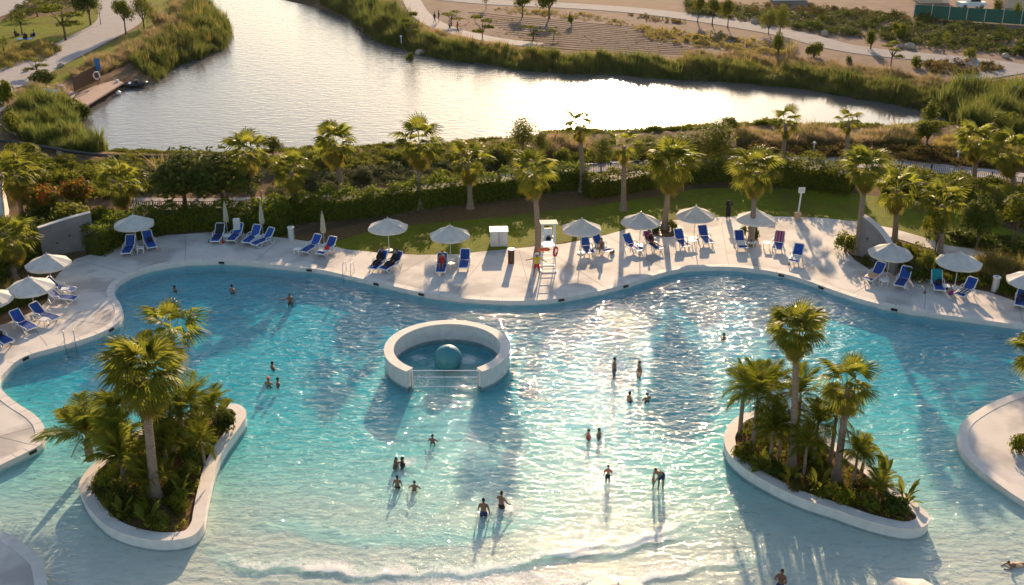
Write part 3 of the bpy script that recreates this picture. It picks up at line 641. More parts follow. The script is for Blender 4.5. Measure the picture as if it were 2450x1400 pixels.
palm((2000, 1150), (2030, 925), 150, 3, 'ragged palm with yellow hanging fronds toward the tip of the boat shaped island', r=.2, z=ISL_Z, group='palms on the planter islands')
palm((2496, 980), (2492, 850), 130, 3, 'palm at the right border, only orange frond tips showing over the pool', group='palms on the planter islands')
palm((2560, 905), (2590, 650), 150, 0, 'tall palm beyond the right border casting shadow on the deck peninsula', group='palms on the planter islands') if False else None

# feather palms and broad leaf plants
def feather(L_, n, seed, droop=.33):
    g = np.random.default_rng(seed); V = []; Fc = []
    def q(*p): o = len(V); V.extend(p); Fc.append((o, o + 1, o + 2, o + 3))
    def ax(t): return np.array([L_ * t * (1 - .18 * t), 0, L_ * (.42 * t - droop * 1.7 * t * t)])
    for k in range(6): a, b_ = ax(k / 6), ax((k + 1) / 6); w = np.array([0, .016, 0]); q(a - w, b_ - w, b_ + w, a + w)
    for k in range(n):
        t = .18 + .82 * k / n; a = ax(t); l = L_ * .34 * math.sin(math.pi * (.15 + .75 * t)) * g.uniform(.85, 1.1)
        for sgn in (-1, 1):
            d = np.array([.55, sgn * .8, -.18 + g.normal(0, .08)]) * l; e = a + d; e[2] -= .25 * l; m_ = a + d * .5; w = np.array([.020, 0, 0]) * L_ * .6
            q(a - w, m_ - w, m_ + w, a + w); q(m_ - w, e - w * .15, e + w * .15, m_ + w)
    return np.array(V), np.array(Fc)
def assemble(gen, n, lo, hi, seed, s0=.8, s1=1.1, z0=0, spread=0):
    g = np.random.default_rng(seed); Vs, Fs, o = [], [], 0
    for i in range(n):
        V, Fc = gen(seed * 50 + i); f = (i + .5) / n
        V = place_frond(V, R(lo + (hi - lo) * f + g.normal(0, 6)), i * 2.39996 + g.normal(0, .25), z0, g.normal(0, .2), g.uniform(s0, s1))
        if spread: V[:, :2] += g.normal(0, spread, 2)
        Vs.append(V); Fs.append(Fc + o); o += len(V)
    return np.concatenate(Vs), np.concatenate(Fs)
def broad(seed, L_=1.0, w=.17):
    g = np.random.default_rng(seed); V = []; Fc = []; n = 6
    for k in range(n + 1):
        t = k / n; x = L_ * t; z = -.35 * L_ * t ** 2.4; ww = w * L_ * (math.sin(math.pi * max(0, (t - .3) / .7)) ** .7 if t > .3 else 0) + .015
        V += [(x, -ww, z + ww * .35), (x, 0, z), (x, ww, z + ww * .35)]
    for k in range(n):
        o = 3 * k; Fc += [(o, o + 3, o + 4, o + 1), (o + 1, o + 4, o + 5, o + 2)]
    return np.array(V), np.array(Fc)
def plantkind(name, cat, parts):
    def make():
        t_ = thing(name, '', cat)
        for nm, me_ in parts: obj(nm, me_, t_)
        return t_
    return Kind(make)
def stems(n, h, r, seed, m='bark', spread=.25):
    g = np.random.default_rng(seed); b = MB()
    for i in range(n): a = g.uniform(0, 6.28); s = g.uniform(.2, 1) * spread; b.tube([(s * .3 * math.cos(a), s * .3 * math.sin(a), -.2), (s * .7 * math.cos(a), s * .7 * math.sin(a), h * .5), (s * 1.5 * math.cos(a), s * 1.5 * math.sin(a), h)], [r, r * .8, r * .4], 6)
    return b.mesh('stem', M[m], True, True)
KF = plantkind('feather_palm', 'palm', [('crown', npmesh('crown', *assemble(lambda s: feather(2.1, 24, s), 18, 82, 5, 5, z0=.75), M['palmgreen'])), ('trunk', MB().tube([(0, 0, -.2), (0, 0, .4), (0, 0, .8)], [.17, .15, .1], 10).mesh('trunk', M['trunk'], True))])
KF2 = plantkind('feather_palm', 'palm', [('crown', npmesh('crown', *assemble(lambda s: feather(1.7, 22, s, .42), 20, 85, -20, 7, z0=1.9), M['leafmid'])), ('trunk', MB().tube([(0, 0, -.2), (.03, 0, 1), (0, 0, 1.95)], [.13, .11, .08], 10).mesh('trunk', M['trunk'], True))])
KB = plantkind('broad_leaf_plant', 'plant', [('foliage', npmesh('foliage', *assemble(lambda s: broad(s), 11, 84, 28, 9, .8, 1.35, spread=.1), M['leafyellow'])), ('stem', stems(5, .5, .03, 3, 'leafyellow', .1))])
def bush_mesh(n, r, size, seed, m, flat=.85, lumps=8):
    p, q = blob(n, r, seed, .45, flat, lumps); p[:, 2] += .42 * flat * r; V, Fc = leaf_quads(p, q, size, .6, .55, seed); return npmesh('foliage', V, Fc, M[m])
def fl_mesh(seed):
    p, q = blob(1500, 1, seed, .45, .9, 9); p[:, 2] += .4; return p, q
KIND = {}
for nm, m, n, s, fl in (('green', 'leafmid', 1100, .17, .85), ('dark', 'leafdark', 1200, .17, .9), ('yellow', 'leafyellow', 900, .17, .9), ('grey', 'leafgrey', 1300, .11, .7), ('red', 'leafred', 1100, .13, .8)):
    KIND[nm] = [plantkind('shrub', 'shrub', [('foliage', bush_mesh(n, 1, s, 60 + 7 * k + len(nm), m, fl)), ('stem', stems(6, .7, .04, k))]) for k in range(2)]
p, q = blob(1400, 1, 77, .45, .9, 9); p[:, 2] += .4; V, Fc = leaf_quads(p, q, .15, .6, .55, 77)
up = np.where(p[:, 2] > .55)[0]; V2, F2 = leaf_quads(p[up] * 1.07, q[up], .13, .7, .5, 78)
KIND['flower'] = [plantkind('flowering_shrub', 'shrub', [('foliage', npmesh('foliage', V, Fc, M['leafmid'])), ('flowers', npmesh('flowers', V2, F2, M['leafflower'])), ('stem', stems(6, .7, .04, 4))])]
V, Fc = tuft(90, 1.5, .35, .02, 3, .7); KIND['grass'] = [plantkind('ornamental_grass', 'grass clump', [('blades', npmesh('blades', V, Fc, M['goldgrass']))])]
V, Fc = tuft(90, 1.5, .4, .02, 4, .7); KIND['pink'] = [plantkind('ornamental_grass', 'grass clump', [('blades', npmesh('blades', V, Fc, M['pinkgrass']))])]
KIND['feather'] = [KF]; KIND['feather2'] = [KF2]; KIND['broad'] = [KB]
HW = dict(green=(2, 1.25), dark=(2, 1.3), yellow=(2, 1.3), grey=(2, 1.05), red=(2, 1.15), flower=(2.1, 1.35), grass=(1.9, 1.5), pink=(1.9, 1.5), feather=(3.4, 2.2), feather2=(2.9, 2.8), broad=(1.6, 1.25))
CNT = [0]
def plant(kind, px, py, wpx, hpx, label, z=None, group=None):
    b = P(px, py, G0 if z is None else z)
    if z is None: b.z = float(terrain_z(b.x, b.y, False))
    a, u = ppm(b); w0, h0 = HW[kind]; s = wpx / a / w0; sz = hpx / u / h0; CNT[0] += 1
    K = KIND[kind][CNT[0] % len(KIND[kind])]
    return K.put(label, b, rnd.uniform(0, 6.28), (s, s, sz), group or 'shrubs and plants')
# planter island planting
for kd, x, y, w, h, lb in (('feather', 215, 1090, 205, 105, 'arching feather palm leaning over the water from the curved island'), ('feather', 300, 1160, 150, 120, 'feather palm on the curved island just left of the tallest trunk'), ('feather2', 470, 1060, 130, 125, 'bushy feather palm right of the tallest trunk on the curved island'),
  ('feather2', 290, 1085, 120, 130, 'feather palm at the back of the curved island below the tallest crown'), ('feather', 400, 1120, 130, 110, 'feather palm behind the tallest trunk on the curved island'), ('feather', 292, 1120, 160, 125, 'tall feather palm rising between the leaning one and the tallest trunk'), ('feather2', 350, 1060, 130, 150, 'bushy feather palm hidden behind the tallest trunk of the curved island'), ('feather2', 420, 1090, 120, 130, 'bushy feather palm beside the thinner palm trunk'), ('feather2', 520, 1035, 90, 90, 'small feather palm near the far end of the curved island'), ('feather', 360, 1190, 120, 90, 'low feather palm around the foot of the tallest trunk'), ('feather2', 490, 1120, 90, 90, 'small feather palm inside the right wall of the curved island'),
  ('feather2', 1770, 1040, 130, 150, 'leftmost bushy feather palm of the boat shaped island'), ('feather2', 1900, 1075, 130, 165, 'bushy feather palm right behind the straight palm'), ('feather2', 1985, 1110, 120, 150, 'bushy feather palm behind the ragged palm trunk'), ('feather2', 1840, 1120, 110, 120, 'feather palm near the front wall left of the straight palm'), ('feather2', 2040, 1170, 90, 110, 'feather palm right of the ragged palm trunk'), ('feather2', 1920, 1150, 100, 110, 'feather palm in the front centre of the boat shaped island'), ('feather', 2100, 1200, 80, 60, 'low feather palm by the front wall near the tip'), ('broad', 1820, 1130, 50, 60, 'broad leaf plant at the front left of the boat shaped island'),
  ('broad', 362, 1258, 66, 50, 'bright yellow green broad leaf plant at the front of the curved island'), ('broad', 518, 1010, 80, 68, 'broad leaf plant at the far end of the curved island'), ('broad', 478, 1010, 50, 60, 'broad leaf plant between the thin palm and the far end of the curved island'), ('broad', 405, 1150, 44, 80, 'upright broad leaf plant close behind the tallest trunk'),
  ('yellow', 275, 1215, 60, 40, 'light yellow green shrub at the front left of the curved island'), ('broad', 300, 1238, 50, 46, 'broad leaf plant at the front left wall of the curved island'), ('yellow', 385, 1262, 60, 36, 'yellow green mound at the very front of the curved island'), ('broad', 438, 1190, 46, 56, 'broad leaf plant at the wall notch of the curved island'), ('yellow', 455, 1150, 60, 50, 'light shrub midway along the right wall of the curved island'), ('yellow', 1815, 1120, 56, 40, 'light shrub near the front left wall of the boat shaped island'), ('yellow', 1985, 1195, 60, 40, 'light yellow green shrub before the ragged palm'),  # yellow green and broad leaf plants added to brighten the shaded island beds
  ('dark', 250, 1190, 80, 44, 'low dark shrub inside the left bend of the curved island'), ('green', 330, 1230, 80, 40, 'low shrub in front of the tallest trunk on the curved island'), ('green', 430, 1215, 70, 45, 'low shrub at the front right bend of the curved island'), ('dark', 465, 1120, 70, 60, 'dark shrub halfway along the right wall of the curved island'), ('green', 500, 1080, 60, 50, 'green shrub against the right wall of the curved island'), ('dark', 535, 1030, 70, 55, 'dark shrub at the far tip of the curved island'), ('dark', 400, 1060, 80, 60, 'dark shrub under the thinner palm of the curved island'), ('yellow', 420, 1180, 60, 40, 'yellow green shrub right of the tallest trunk base'), ('dark', 300, 1205, 70, 50, 'dark shrub left of the tallest trunk base'),
  ('feather2', 1800, 1075, 150, 165, 'bushy feather palm at the left of the boat shaped island'), ('feather2', 1862, 1105, 110, 120, 'feather palm in front of the straight palm on the boat shaped island'), ('feather2', 1945, 1110, 110, 125, 'feather palm between the two tall palms of the boat shaped island'), ('feather2', 1830, 1040, 120, 140, 'feather palm at the back left of the boat shaped island'), ('feather', 2060, 1140, 90, 90, 'drooping feather palm beside the ragged palm'),
  ('broad', 2110, 1160, 62, 66, 'yellow green broad leaf plant near the tip of the boat shaped island'), ('broad', 2168, 1208, 50, 62, 'broad leaf plant at the very tip of the boat shaped island'), ('broad', 1960, 1180, 50, 60, 'broad leaf plant in front of the ragged palm'), ('broad', 1890, 1160, 46, 60, 'broad leaf plant in front of the straight palm'),
  ('green', 1780, 1100, 70, 50, 'low shrub inside the left wall of the boat shaped island'), ('dark', 1850, 1140, 70, 45, 'low dark shrub at the front wall of the boat shaped island'), ('red', 1905, 1165, 80, 30, 'low brown shrub at the front middle of the boat shaped island'), ('green', 2010, 1200, 70, 40, 'low shrub before the ragged palm trunk'), ('yellow', 2075, 1215, 80, 42, 'yellow green shrub near the narrow end of the boat shaped island'), ('dark', 2135, 1230, 80, 46, 'dark shrub near the tip of the boat shaped island'), ('dark', 1930, 1090, 80, 60, 'dark shrub under the palms of the boat shaped island'), ('red', 2050, 1170, 70, 30, 'brown shrub along the back wall of the boat shaped island')):
    plant(kd, x, y, w, h, lb, ISL_Z, 'plants on the planter islands')
g_ = np.random.default_rng(5)
PR = [clump(40, .5, .16, s) for s in range(3)]
for nm, poly, lb, n in (('undergrowth', ISL_L, 'low undergrowth covering the soil of the curved island', 260), ('undergrowth', ISL_R, 'low undergrowth covering the soil of the boat shaped island', 230)):
    xs_ = [p.x for p in poly]; ys_ = [p.y for p in poly]; q = np.stack([g_.uniform(min(xs_), max(xs_), 4000), g_.uniform(min(ys_), max(ys_), 4000)], 1)
    q = q[inside(q[:, 0], q[:, 1], poly) & (pdist(q[:, 0], q[:, 1], poly, True) > .25)][:n]
    mass(nm, PR, q, np.full(len(q), ISL_Z), g_.uniform(.4, 1.0, len(q)), M['leafmid'], lb, 'undergrowth', 3)

# ---------------------------------------------------------------- trees
def tree_parts(h, th, r, flat, n, size, seed, m, lumps=9, layered=False, limbs=6, tr=.10):
    g = np.random.default_rng(seed); cz = th + (h - th) * .5
    p, q = blob(n, r, seed, .4, flat, lumps)
    if layered:
        lay = g.integers(0, 4, n); ang = lay * 1.7 + seed; p = p * .55; p[:, 2] *= .45; p += np.stack([np.cos(ang) * r * .5, np.sin(ang) * r * .5, (lay - 1.5) * .22 * (h - th)], 1)
    k_ = (h - th) / max(.1, (p[:, 2].max() - p[:, 2].min())); p[:, 2] = (p[:, 2] - p[:, 2].min()) * k_ + th
    V, Fc = leaf_quads(p, q, size, .6, .6, seed); b = MB()
    b.tube([(0, 0, -.3), (.03, 0, th * .5), (0, .04, th + .2 * (h - th)), (.05, 0, h * .8)], [tr * 1.4, tr, tr * .8, tr * .3], 8)
    for i in range(limbs): a = i * 2.4 + seed; rr_ = r * g.uniform(.45, .75); b.tube([(0, 0, th * g.uniform(.8, 1.05)), (rr_ * .45 * math.cos(a), rr_ * .45 * math.sin(a), th + (h - th) * .3), (rr_ * math.cos(a), rr_ * math.sin(a), th + (h - th) * g.uniform(.4, .8))], [tr * .6, tr * .4, tr * .15], 6)
    return [('crown', npmesh('crown', V, Fc, M[m])), ('trunk', b.mesh('trunk', M['bark'], True, True))]
TK = {'round': (plantkind('broadleaf_tree', 'tree', tree_parts(4.6, 1.7, 1.75, 1, 2200, .26, 91, 'leafmid')), 3.3, 4.6), 'darkround': (plantkind('broadleaf_tree', 'tree', tree_parts(4.8, 1.5, 2.0, .9, 2600, .28, 92, 'leafdark')), 3.8, 4.8),
 'flat': (plantkind('acacia_tree', 'tree', tree_parts(3.8, 1.7, 2.4, .4, 1700, .24, 93, 'leafmid', layered=True)), 4.4, 3.8), 'flatyellow': (plantkind('acacia_tree', 'tree', tree_parts(3.4, 1.4, 2.0, .4, 1100, .22, 97, 'leafyellow', layered=True)), 3.6, 3.4),
 'sapling': (plantkind('sapling', 'tree', tree_parts(3.0, 1.2, .8, 1, 330, .18, 94, 'leafmid', tr=.05, limbs=4)), 1.5, 3.0), 'willow': (plantkind('willow_tree', 'tree', tree_parts(6.0, 1.0, 2.2, 1.3, 2600, .22, 95, 'leafyellow', 14)), 4.2, 6.0), 'cone': (plantkind('conical_tree', 'tree', tree_parts(3.2, .5, 1.0, 1.4, 1300, .2, 96, 'leafmid', 8)), 1.9, 3.2)}
def tree(kind, px, py, wpx, hpx, label, group='trees around the lake'):
    K, w0, h0 = TK[kind]; b = P(px, py, G0); b.z = float(terrain_z(b.x, b.y, False)); a, u = ppm(b)
    return K.put(label, b, rnd.uniform(0, 6.28), (wpx / a / w0, wpx / a / w0, hpx / u / h0), group)
for a in (('darkround', 445, 508, 185, 150, 'large dark broadleaf tree behind the railing, nearer the bicycles'), ('darkround', 535, 500, 190, 145, 'large dark broadleaf tree behind the railing, nearer the lone palm'), ('darkround', 480, 470, 150, 110, 'dark broadleaf tree behind the railing, crown between two larger ones'),
 ('willow', 1252, 385, 84, 108, 'tall feathery tree on the near shore at the edge of the glare'), ('willow', 1290, 375, 60, 66, 'smaller feathery tree leaning into the glare next to the tall one'), ('willow', 1705, 392, 140, 102, 'broad feathery tree under the bright end of the glare'), ('willow', 1640, 395, 110, 82, 'feathery tree below the glare behind the full crowned palm'), ('willow', 1545, 396, 90, 80, 'feathery tree in the middle of the glare behind the washed out palm'), ('willow', 1440, 392, 80, 72, 'feathery tree in the glare right of the sparse palm'),
 ('darkround', 217, 61, 68, 88, 'dense dark tree on the picnic lawn near the path bend'), ('sapling', 241, 59, 22, 52, 'thin sapling on the lawn beside the dense dark tree'), ('round', 302, 82, 52, 78, 'neat round tree standing at the path edge near the bend'), ('willow', 345, 66, 62, 78, 'feathery tree on the strip of lawn right of the round tree'), ('flat', 157, 97, 104, 78, 'flat layered tree shading the picnic lawn'), ('sapling', 53, 84, 40, 52, 'light sapling behind the picnic group'), ('sapling', 14, 150, 30, 60, 'sapling at the left border beside the path'), ('flatyellow', 90, 178, 60, 34, 'low spreading yellow tree at the lower path corner'), ('flat', 90, 40, 60, 30, 'bushy tree behind the picnic lawn'),
 ('flat', 985, 105, 44, 88, 'dark layered tree between the lake reeds and the walkers'), ('flat', 1154, 104, 60, 62, 'layered tree beside the narrow path on the far shore'), ('flatyellow', 1080, 62, 56, 36, 'pale spreading tree just behind the walkers'), ('flatyellow', 1276, 94, 60, 32, 'low spreading tree on the sand near the far shore'), ('cone', 1367, 62, 20, 28, 'tiny round tree alone on the striped sand'), ('sapling', 1163, 22, 20, 30, 'sapling at the top of the sand above the walkers'), ('round', 1250, 40, 46, 50, 'feathery tree at the back of the sand, left of a pair'), ('round', 1314, 44, 66, 62, 'broad feathery tree at the back of the sand, right of a pair'), ('flatyellow', 1325, 95, 30, 30, 'small pale tree next to the low spreading one on the sand'),
 ('round', 1669, 54, 36, 62, 'first young tree of the row along the grey track'), ('round', 1704, 60, 40, 62, 'second young tree of the row along the grey track'), ('round', 1741, 67, 40, 66, 'third young tree of the row along the grey track'), ('willow', 1838, 82, 46, 62, 'feathery tree beyond the grey track near the rocks'), ('willow', 1866, 78, 50, 66, 'feathery tree touching its neighbour beyond the grey track'), ('cone', 1861, 138, 34, 60, 'conical tree between grey track and far reeds'), ('cone', 2083, 118, 32, 46, 'neat conical tree on the grey track edge'), ('flatyellow', 2131, 162, 50, 60, 'sparse yellow tree on the sand before the dark red bed'), ('sapling', 2258, 128, 26, 50, 'slender tree on the green slope right of the conical tree'), ('cone', 2385, 52, 26, 50, 'young tree in front of the green hoarding'), ('cone', 2428, 58, 22, 50, 'narrow tree at the right end of the green hoarding'),
 ('round', 1745, 330, 50, 50, 'bush like tree at the end of the pink grass on the near shore'), ('round', 2215, 360, 70, 66, 'bright green tree at the right corner of the lake'), ('cone', 2225, 292, 44, 60, 'tree at the tip of the calm lake arm'), ('sapling', 2400, 330, 60, 60, 'loose tree in the reeds on the right shore'), ('darkround', 2335, 600, 96, 130, 'glossy broadleaf tree in the bed beside the side path'), ('round', 2420, 600, 110, 130, 'loose broadleaf tree at the right border behind the side path'), ('sapling', 2230, 640, 50, 130, 'thin dark stemmed tree beside the bed palm'), ('round', 655, 385, 60, 60, 'rounded tree on the near shore right of the lone palm'), ('darkround', 785, 395, 60, 78, 'dark tree hiding behind the broad skirted palm')):
    tree(*a)

# ---------------------------------------------------------------- hedges
def hedge(px, w, h, label, m='hedgeleaf', dens=150, size=.25, seed=1, name='hedge', rag=.2):
    c = smooth(Pl(px, G0), 6); g = np.random.default_rng(seed); L_ = sum((c[i + 1] - c[i]).length for i in range(len(c) - 1)); n = int(L_ * dens)
    seg = g.integers(0, len(c) - 1, n); f = g.uniform(0, 1, n); A = np.array([tuple(p) for p in c]); p0 = A[seg] + (A[seg + 1] - A[seg]) * f[:, None]
    d = A[seg + 1] - A[seg]; d /= np.linalg.norm(d, axis=1, keepdims=True); nrm = np.stack([-d[:, 1], d[:, 0], np.zeros(n)], 1)
    q = g.uniform(0, 1, n); prof = np.where(q < .58, 0, np.where(q < .85, 1, 2)); lump = 1 + rag * np.sin(p0[:, 0] * 2.1 + seed) * np.sin(p0[:, 0] * .9 + p0[:, 1]) + g.normal(0, rag * .35, n)
    s = np.where(prof == 0, g.uniform(-1, 1, n), np.where(prof == 1, -1, 1)) * w / 2 * (1 + g.normal(0, .10, n)); z = np.where(prof == 0, h * lump, h * lump * g.uniform(0, 1, n))
    pos = p0 + nrm * s[:, None]; pos[:, 2] = G0 + z; N_ = nrm * (np.sign(s) * (prof > 0))[:, None] + np.array([0, 0, 1]) * np.where(prof == 0, 1, .25)[:, None]
    V, Fc = leaf_quads(pos, N_, size, .65, .6, seed); b = P(*px[len(px) // 2], G0); t_ = thing(name, label, 'hedge', b); V = V - np.array(b)
    obj('foliage', npmesh('foliage', V, Fc, M[m]), t_)
    c2 = [p - b for p in c]; MB().strip(offset(c2, -w * .36), offset(c2, w * .36), -.1, h * .78).build('dark_core', M['leafdark'], t_)  # solid dark core added inside the hedge to block gaps between leaves
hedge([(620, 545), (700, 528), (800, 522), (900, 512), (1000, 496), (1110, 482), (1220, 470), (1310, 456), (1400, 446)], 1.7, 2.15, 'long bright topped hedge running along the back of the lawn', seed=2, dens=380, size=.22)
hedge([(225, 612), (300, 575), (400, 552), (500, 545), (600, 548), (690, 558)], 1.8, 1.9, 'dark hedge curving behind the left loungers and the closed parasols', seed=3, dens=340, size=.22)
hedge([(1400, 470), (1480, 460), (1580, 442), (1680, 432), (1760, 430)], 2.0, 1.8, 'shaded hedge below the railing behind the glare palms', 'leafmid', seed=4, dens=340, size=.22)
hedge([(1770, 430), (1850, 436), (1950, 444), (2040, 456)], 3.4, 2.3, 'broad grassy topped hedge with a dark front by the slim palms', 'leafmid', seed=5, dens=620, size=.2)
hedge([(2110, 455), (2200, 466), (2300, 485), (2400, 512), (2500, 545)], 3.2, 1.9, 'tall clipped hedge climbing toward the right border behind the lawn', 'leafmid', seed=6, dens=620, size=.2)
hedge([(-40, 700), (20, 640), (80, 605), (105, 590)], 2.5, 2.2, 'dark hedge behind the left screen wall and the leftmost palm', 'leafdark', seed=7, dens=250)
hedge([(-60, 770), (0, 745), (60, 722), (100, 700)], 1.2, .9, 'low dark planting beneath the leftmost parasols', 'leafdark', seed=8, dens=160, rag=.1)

# ---------------------------------------------------------------- ground cover
REED = [tuft(16, 1.9, .45, .035, s, .3) for s in range(5)]
GRS = [tuft(22, 1.0, .35, .018, s + 20, .6) for s in range(5)]
BSH = [clump(70, .75, .2, s + 5) for s in range(5)]
FINE = [clump(90, .6, .13, s + 15, .6) for s in range(4)]
def field(name, protos, poly, n, s0, s1, m, label, cat, seed, dz=0):
    q = scatter(poly, n, seed, LAKE_Z + .2 if name in ('reeds', 'shore_shrubs') else G0); q = q[~inside(q[:, 0], q[:, 1], LAKE) | (pdist(q[:, 0], q[:, 1], LAKE, True) < .8)]
    z = terrain_z(q[:, 0], q[:, 1], False) + dz; g = np.random.default_rng(seed); c = (.55 + .75 * (np.sin(q[:, 0] * .75 + seed) * np.sin(q[:, 1] * .63 + 1.3 * seed) * .5 + .5)) * (.85 + .3 * np.sin(q[:, 0] * 2.3 + 2 * q[:, 1]))
    mass(name, protos, q, np.maximum(z, LAKE_Z - .1), g.uniform(s0, s1, len(q)) * c, M[m], label, cat, seed)
def band(px, up, dn):
    return [(x, y - up) for x, y in px] + [(x, y + dn) for x, y in reversed(px)]
FAR = [(p[0], p[1]) for p in LAKE_PX[23:43]]      # far shoreline from the right tip to the upper left
field('reeds', REED, [(340, 150), (400, 105), (440, 60), (455, 0), (480, -40), (500, 5), (520, 30), (545, 60), (557, 82), (532, 118), (482, 140), (415, 160), (380, 196), (352, 186), (322, 172), (310, 160)], 1700, .65, 1.05, 'reed', 'tall green reeds on the rounded left headland', 'reeds', 31)
field('reeds', REED, [(60, 262), (120, 245), (185, 258), (206, 268), (184, 300), (190, 322), (240, 350), (262, 366), (230, 385), (120, 378), (50, 345), (20, 310)], 1500, .6, 1.0, 'reed', 'green reeds in the near left corner of the lake', 'reeds', 32)
field('shore_shrubs', BSH, band(FAR, 28, 0), 420, .5, 1.0, 'leafdark', 'dark shrubs mixed into the far shore reeds', 'shrubs', 69)
field('shore_shrubs', FINE, band(FAR[:12], 14, -2), 420, .9, 1.6, 'leafgrey', 'pale grey green mounds at the far waterline', 'shrubs', 70)
field('shrubbery', BSH, [(1640, 10), (1780, 22), (1900, 40), (2000, 70), (1990, 90), (1900, 70), (1780, 50), (1640, 34)], 300, .8, 1.5, 'leafdark', 'dark scrub beyond the grey track behind the tree pair', 'shrubs', 71)
field('reeds', REED, band(FAR, 21, 2), 5200, .42, .80, 'reed', 'long belt of reeds along the far shore', 'reeds', 33)
field('reeds', REED, [(2268, 284), (2250, 262), (2290, 240), (2360, 232), (2470, 250), (2470, 335), (2390, 352), (2310, 335), (2284, 304)], 1500, .8, 1.3, 'reed', 'thick reeds closing the right end of the lake', 'reeds', 34)
field('reeds', REED, [(700, -25), (760, -20), (860, 10), (950, 45), (990, 80), (1010, 110), (970, 112), (930, 102), (890, 86), (855, 60), (830, 40), (790, 24)], 1500, .8, 1.3, 'reed', 'dense reeds on the upper far shore below the walkers', 'reeds', 35)
field('shore_shrubs', FINE, band([(262, 362), (420, 368), (560, 369), (700, 364), (850, 357), (1000, 352), (1100, 347), (1200, 335)], 3, 14), 1700, .5, .9, 'leafmid', 'low grey green shrubs edging the near shore on the left', 'shrubs', 36)
field('shore_shrubs', FINE, band([(1300, 324), (1400, 320), (1500, 320), (1600, 315), (1700, 310), (1800, 303), (1870, 303), (1960, 306), (2100, 309), (2200, 307), (2280, 298)], 3, 13), 1900, .7, 1.3, 'leafmid', 'low grey green shrubs edging the near shore below the glare', 'shrubs', 37)
field('pink_grass', GRS, [(1765, 325), (1900, 322), (2100, 327), (2195, 327), (2195, 350), (2050, 350), (1850, 348), (1765, 345)], 1300, .8, 1.3, 'pinkgrass', 'pink feather grass in a band between the calm lake arm and the railing', 'grass', 38)
field('pink_grass', GRS, [(2235, 340), (2350, 352), (2470, 362), (2470, 385), (2350, 372), (2235, 360)], 700, .8, 1.2, 'goldgrass', 'golden feather grass below the right reeds', 'grass', 39)
field('pink_grass', GRS, [(165, 178), (250, 138), (320, 108), (370, 75), (405, 40), (425, -20), (470, -20), (455, 20), (440, 72), (390, 112), (330, 140), (290, 160), (230, 185), (190, 190)], 1900, .8, 1.3, 'pinkgrass', 'straw pink grass between the narrow lawn and the left reeds', 'grass', 40)
field('pink_grass', GRS, [(1640, 130), (1800, 138), (1950, 152), (2050, 167), (2160, 183), (2280, 212), (2400, 240), (2470, 262), (2470, 275), (2280, 235), (2150, 204), (2000, 180), (1850, 160), (1640, 144)], 1900, .7, 1.1, 'pinkgrass', 'pink grass fringe along the top of the far reeds', 'grass', 41)
field('pink_grass', GRS, [(1290, 350), (1410, 345), (1420, 372), (1300, 378)], 260, .9, 1.4, 'pinkgrass', 'pale pink plumes beside the feathery trees in the glare', 'grass', 42)
field('pink_grass', GRS, [(1080, 372), (1180, 365), (1185, 382), (1090, 388)], 160, .8, 1.2, 'goldgrass', 'pale grass patch behind the thin yellow palm', 'grass', 43)
field('pink_grass', GRS, [(20, 235), (60, 215), (150, 215), (165, 232), (110, 245), (60, 258), (20, 270)], 500, .7, 1.0, 'pinkgrass', 'reddish grass beside the boardwalk', 'grass', 44)
field('pink_grass', GRS, [(1000, 62), (1060, 84), (1140, 102), (1230, 114), (1300, 122), (1300, 130), (1180, 118), (1080, 106), (1010, 88)], 600, .6, 1.0, 'pinkgrass', 'reddish grass between narrow path and far reeds', 'grass', 45)
field('dry_grass', GRS, [(30, 118), (60, 108), (110, 112), (150, 118), (110, 145), (60, 150), (0, 175), (-20, 140)], 500, .7, 1.0, 'goldgrass', 'dry grass bank below the picnic lawn', 'grass', 46)
field('shrubbery', BSH, [(1510, 70), (1640, 78), (1760, 92), (1880, 112), (1910, 130), (1860, 136), (1700, 118), (1560, 98)], 420, .6, 1.1, 'goldgrass', 'golden brown brush on the sand in front of the grey track', 'shrubs', 47)
field('shrubbery', BSH, [(1490, 30), (1560, 42), (1640, 52), (1640, 60), (1540, 50)], 60, .5, .9, 'leafred', 'brush patch at the grey track before the young tree row', 'shrubs', 48)
field('shrubbery', BSH, [(1890, 50), (1960, 30), (2100, 34), (2220, 48), (2330, 62), (2450, 75), (2500, 110), (2500, 150), (2380, 130), (2240, 118), (2120, 98), (1990, 84)], 950, .8, 1.5, 'leafdark', 'dark green brush covering the slope below the green hoarding', 'shrubs', 49)
field('shrubbery', BSH, [(1640, 6), (1760, 10), (1880, 12), (2060, 24), (2180, 36), (2160, 52), (2020, 40), (1890, 36), (1760, 40), (1640, 30)], 420, .7, 1.2, 'leafred', 'brown brush at the top behind the young tree row', 'shrubs', 50)
field('shrubbery', BSH, [(2200, 150), (2290, 148), (2390, 162), (2395, 172), (2320, 182), (2230, 176)], 150, .7, 1.1, 'leafred', 'oval bed of red brown shrubs on the far sand', 'shrubs', 51)
field('shrubbery', BSH, [(2390, 195), (2470, 190), (2470, 222), (2400, 214)], 60, .7, 1.1, 'leafred', 'red brown shrubs at the right border below the side track', 'shrubs', 52)
field('shrubbery', BSH, [(1770, 352), (1900, 352), (2100, 356), (2230, 360), (2350, 378), (2470, 390), (2470, 412), (2350, 402), (2180, 388), (2000, 380), (1790, 372)], 700, .6, 1.1, 'leafred', 'dark reddish shrubs between the pink grass and the railing walk', 'shrubs', 53)
field('shrubbery', BSH, [(1360, 376), (1480, 372), (1620, 364), (1770, 356), (1770, 374), (1600, 382), (1450, 390), (1370, 394)], 420, .7, 1.2, 'leafmid', 'olive undergrowth under the feathery trees in the glare', 'shrubs', 54)
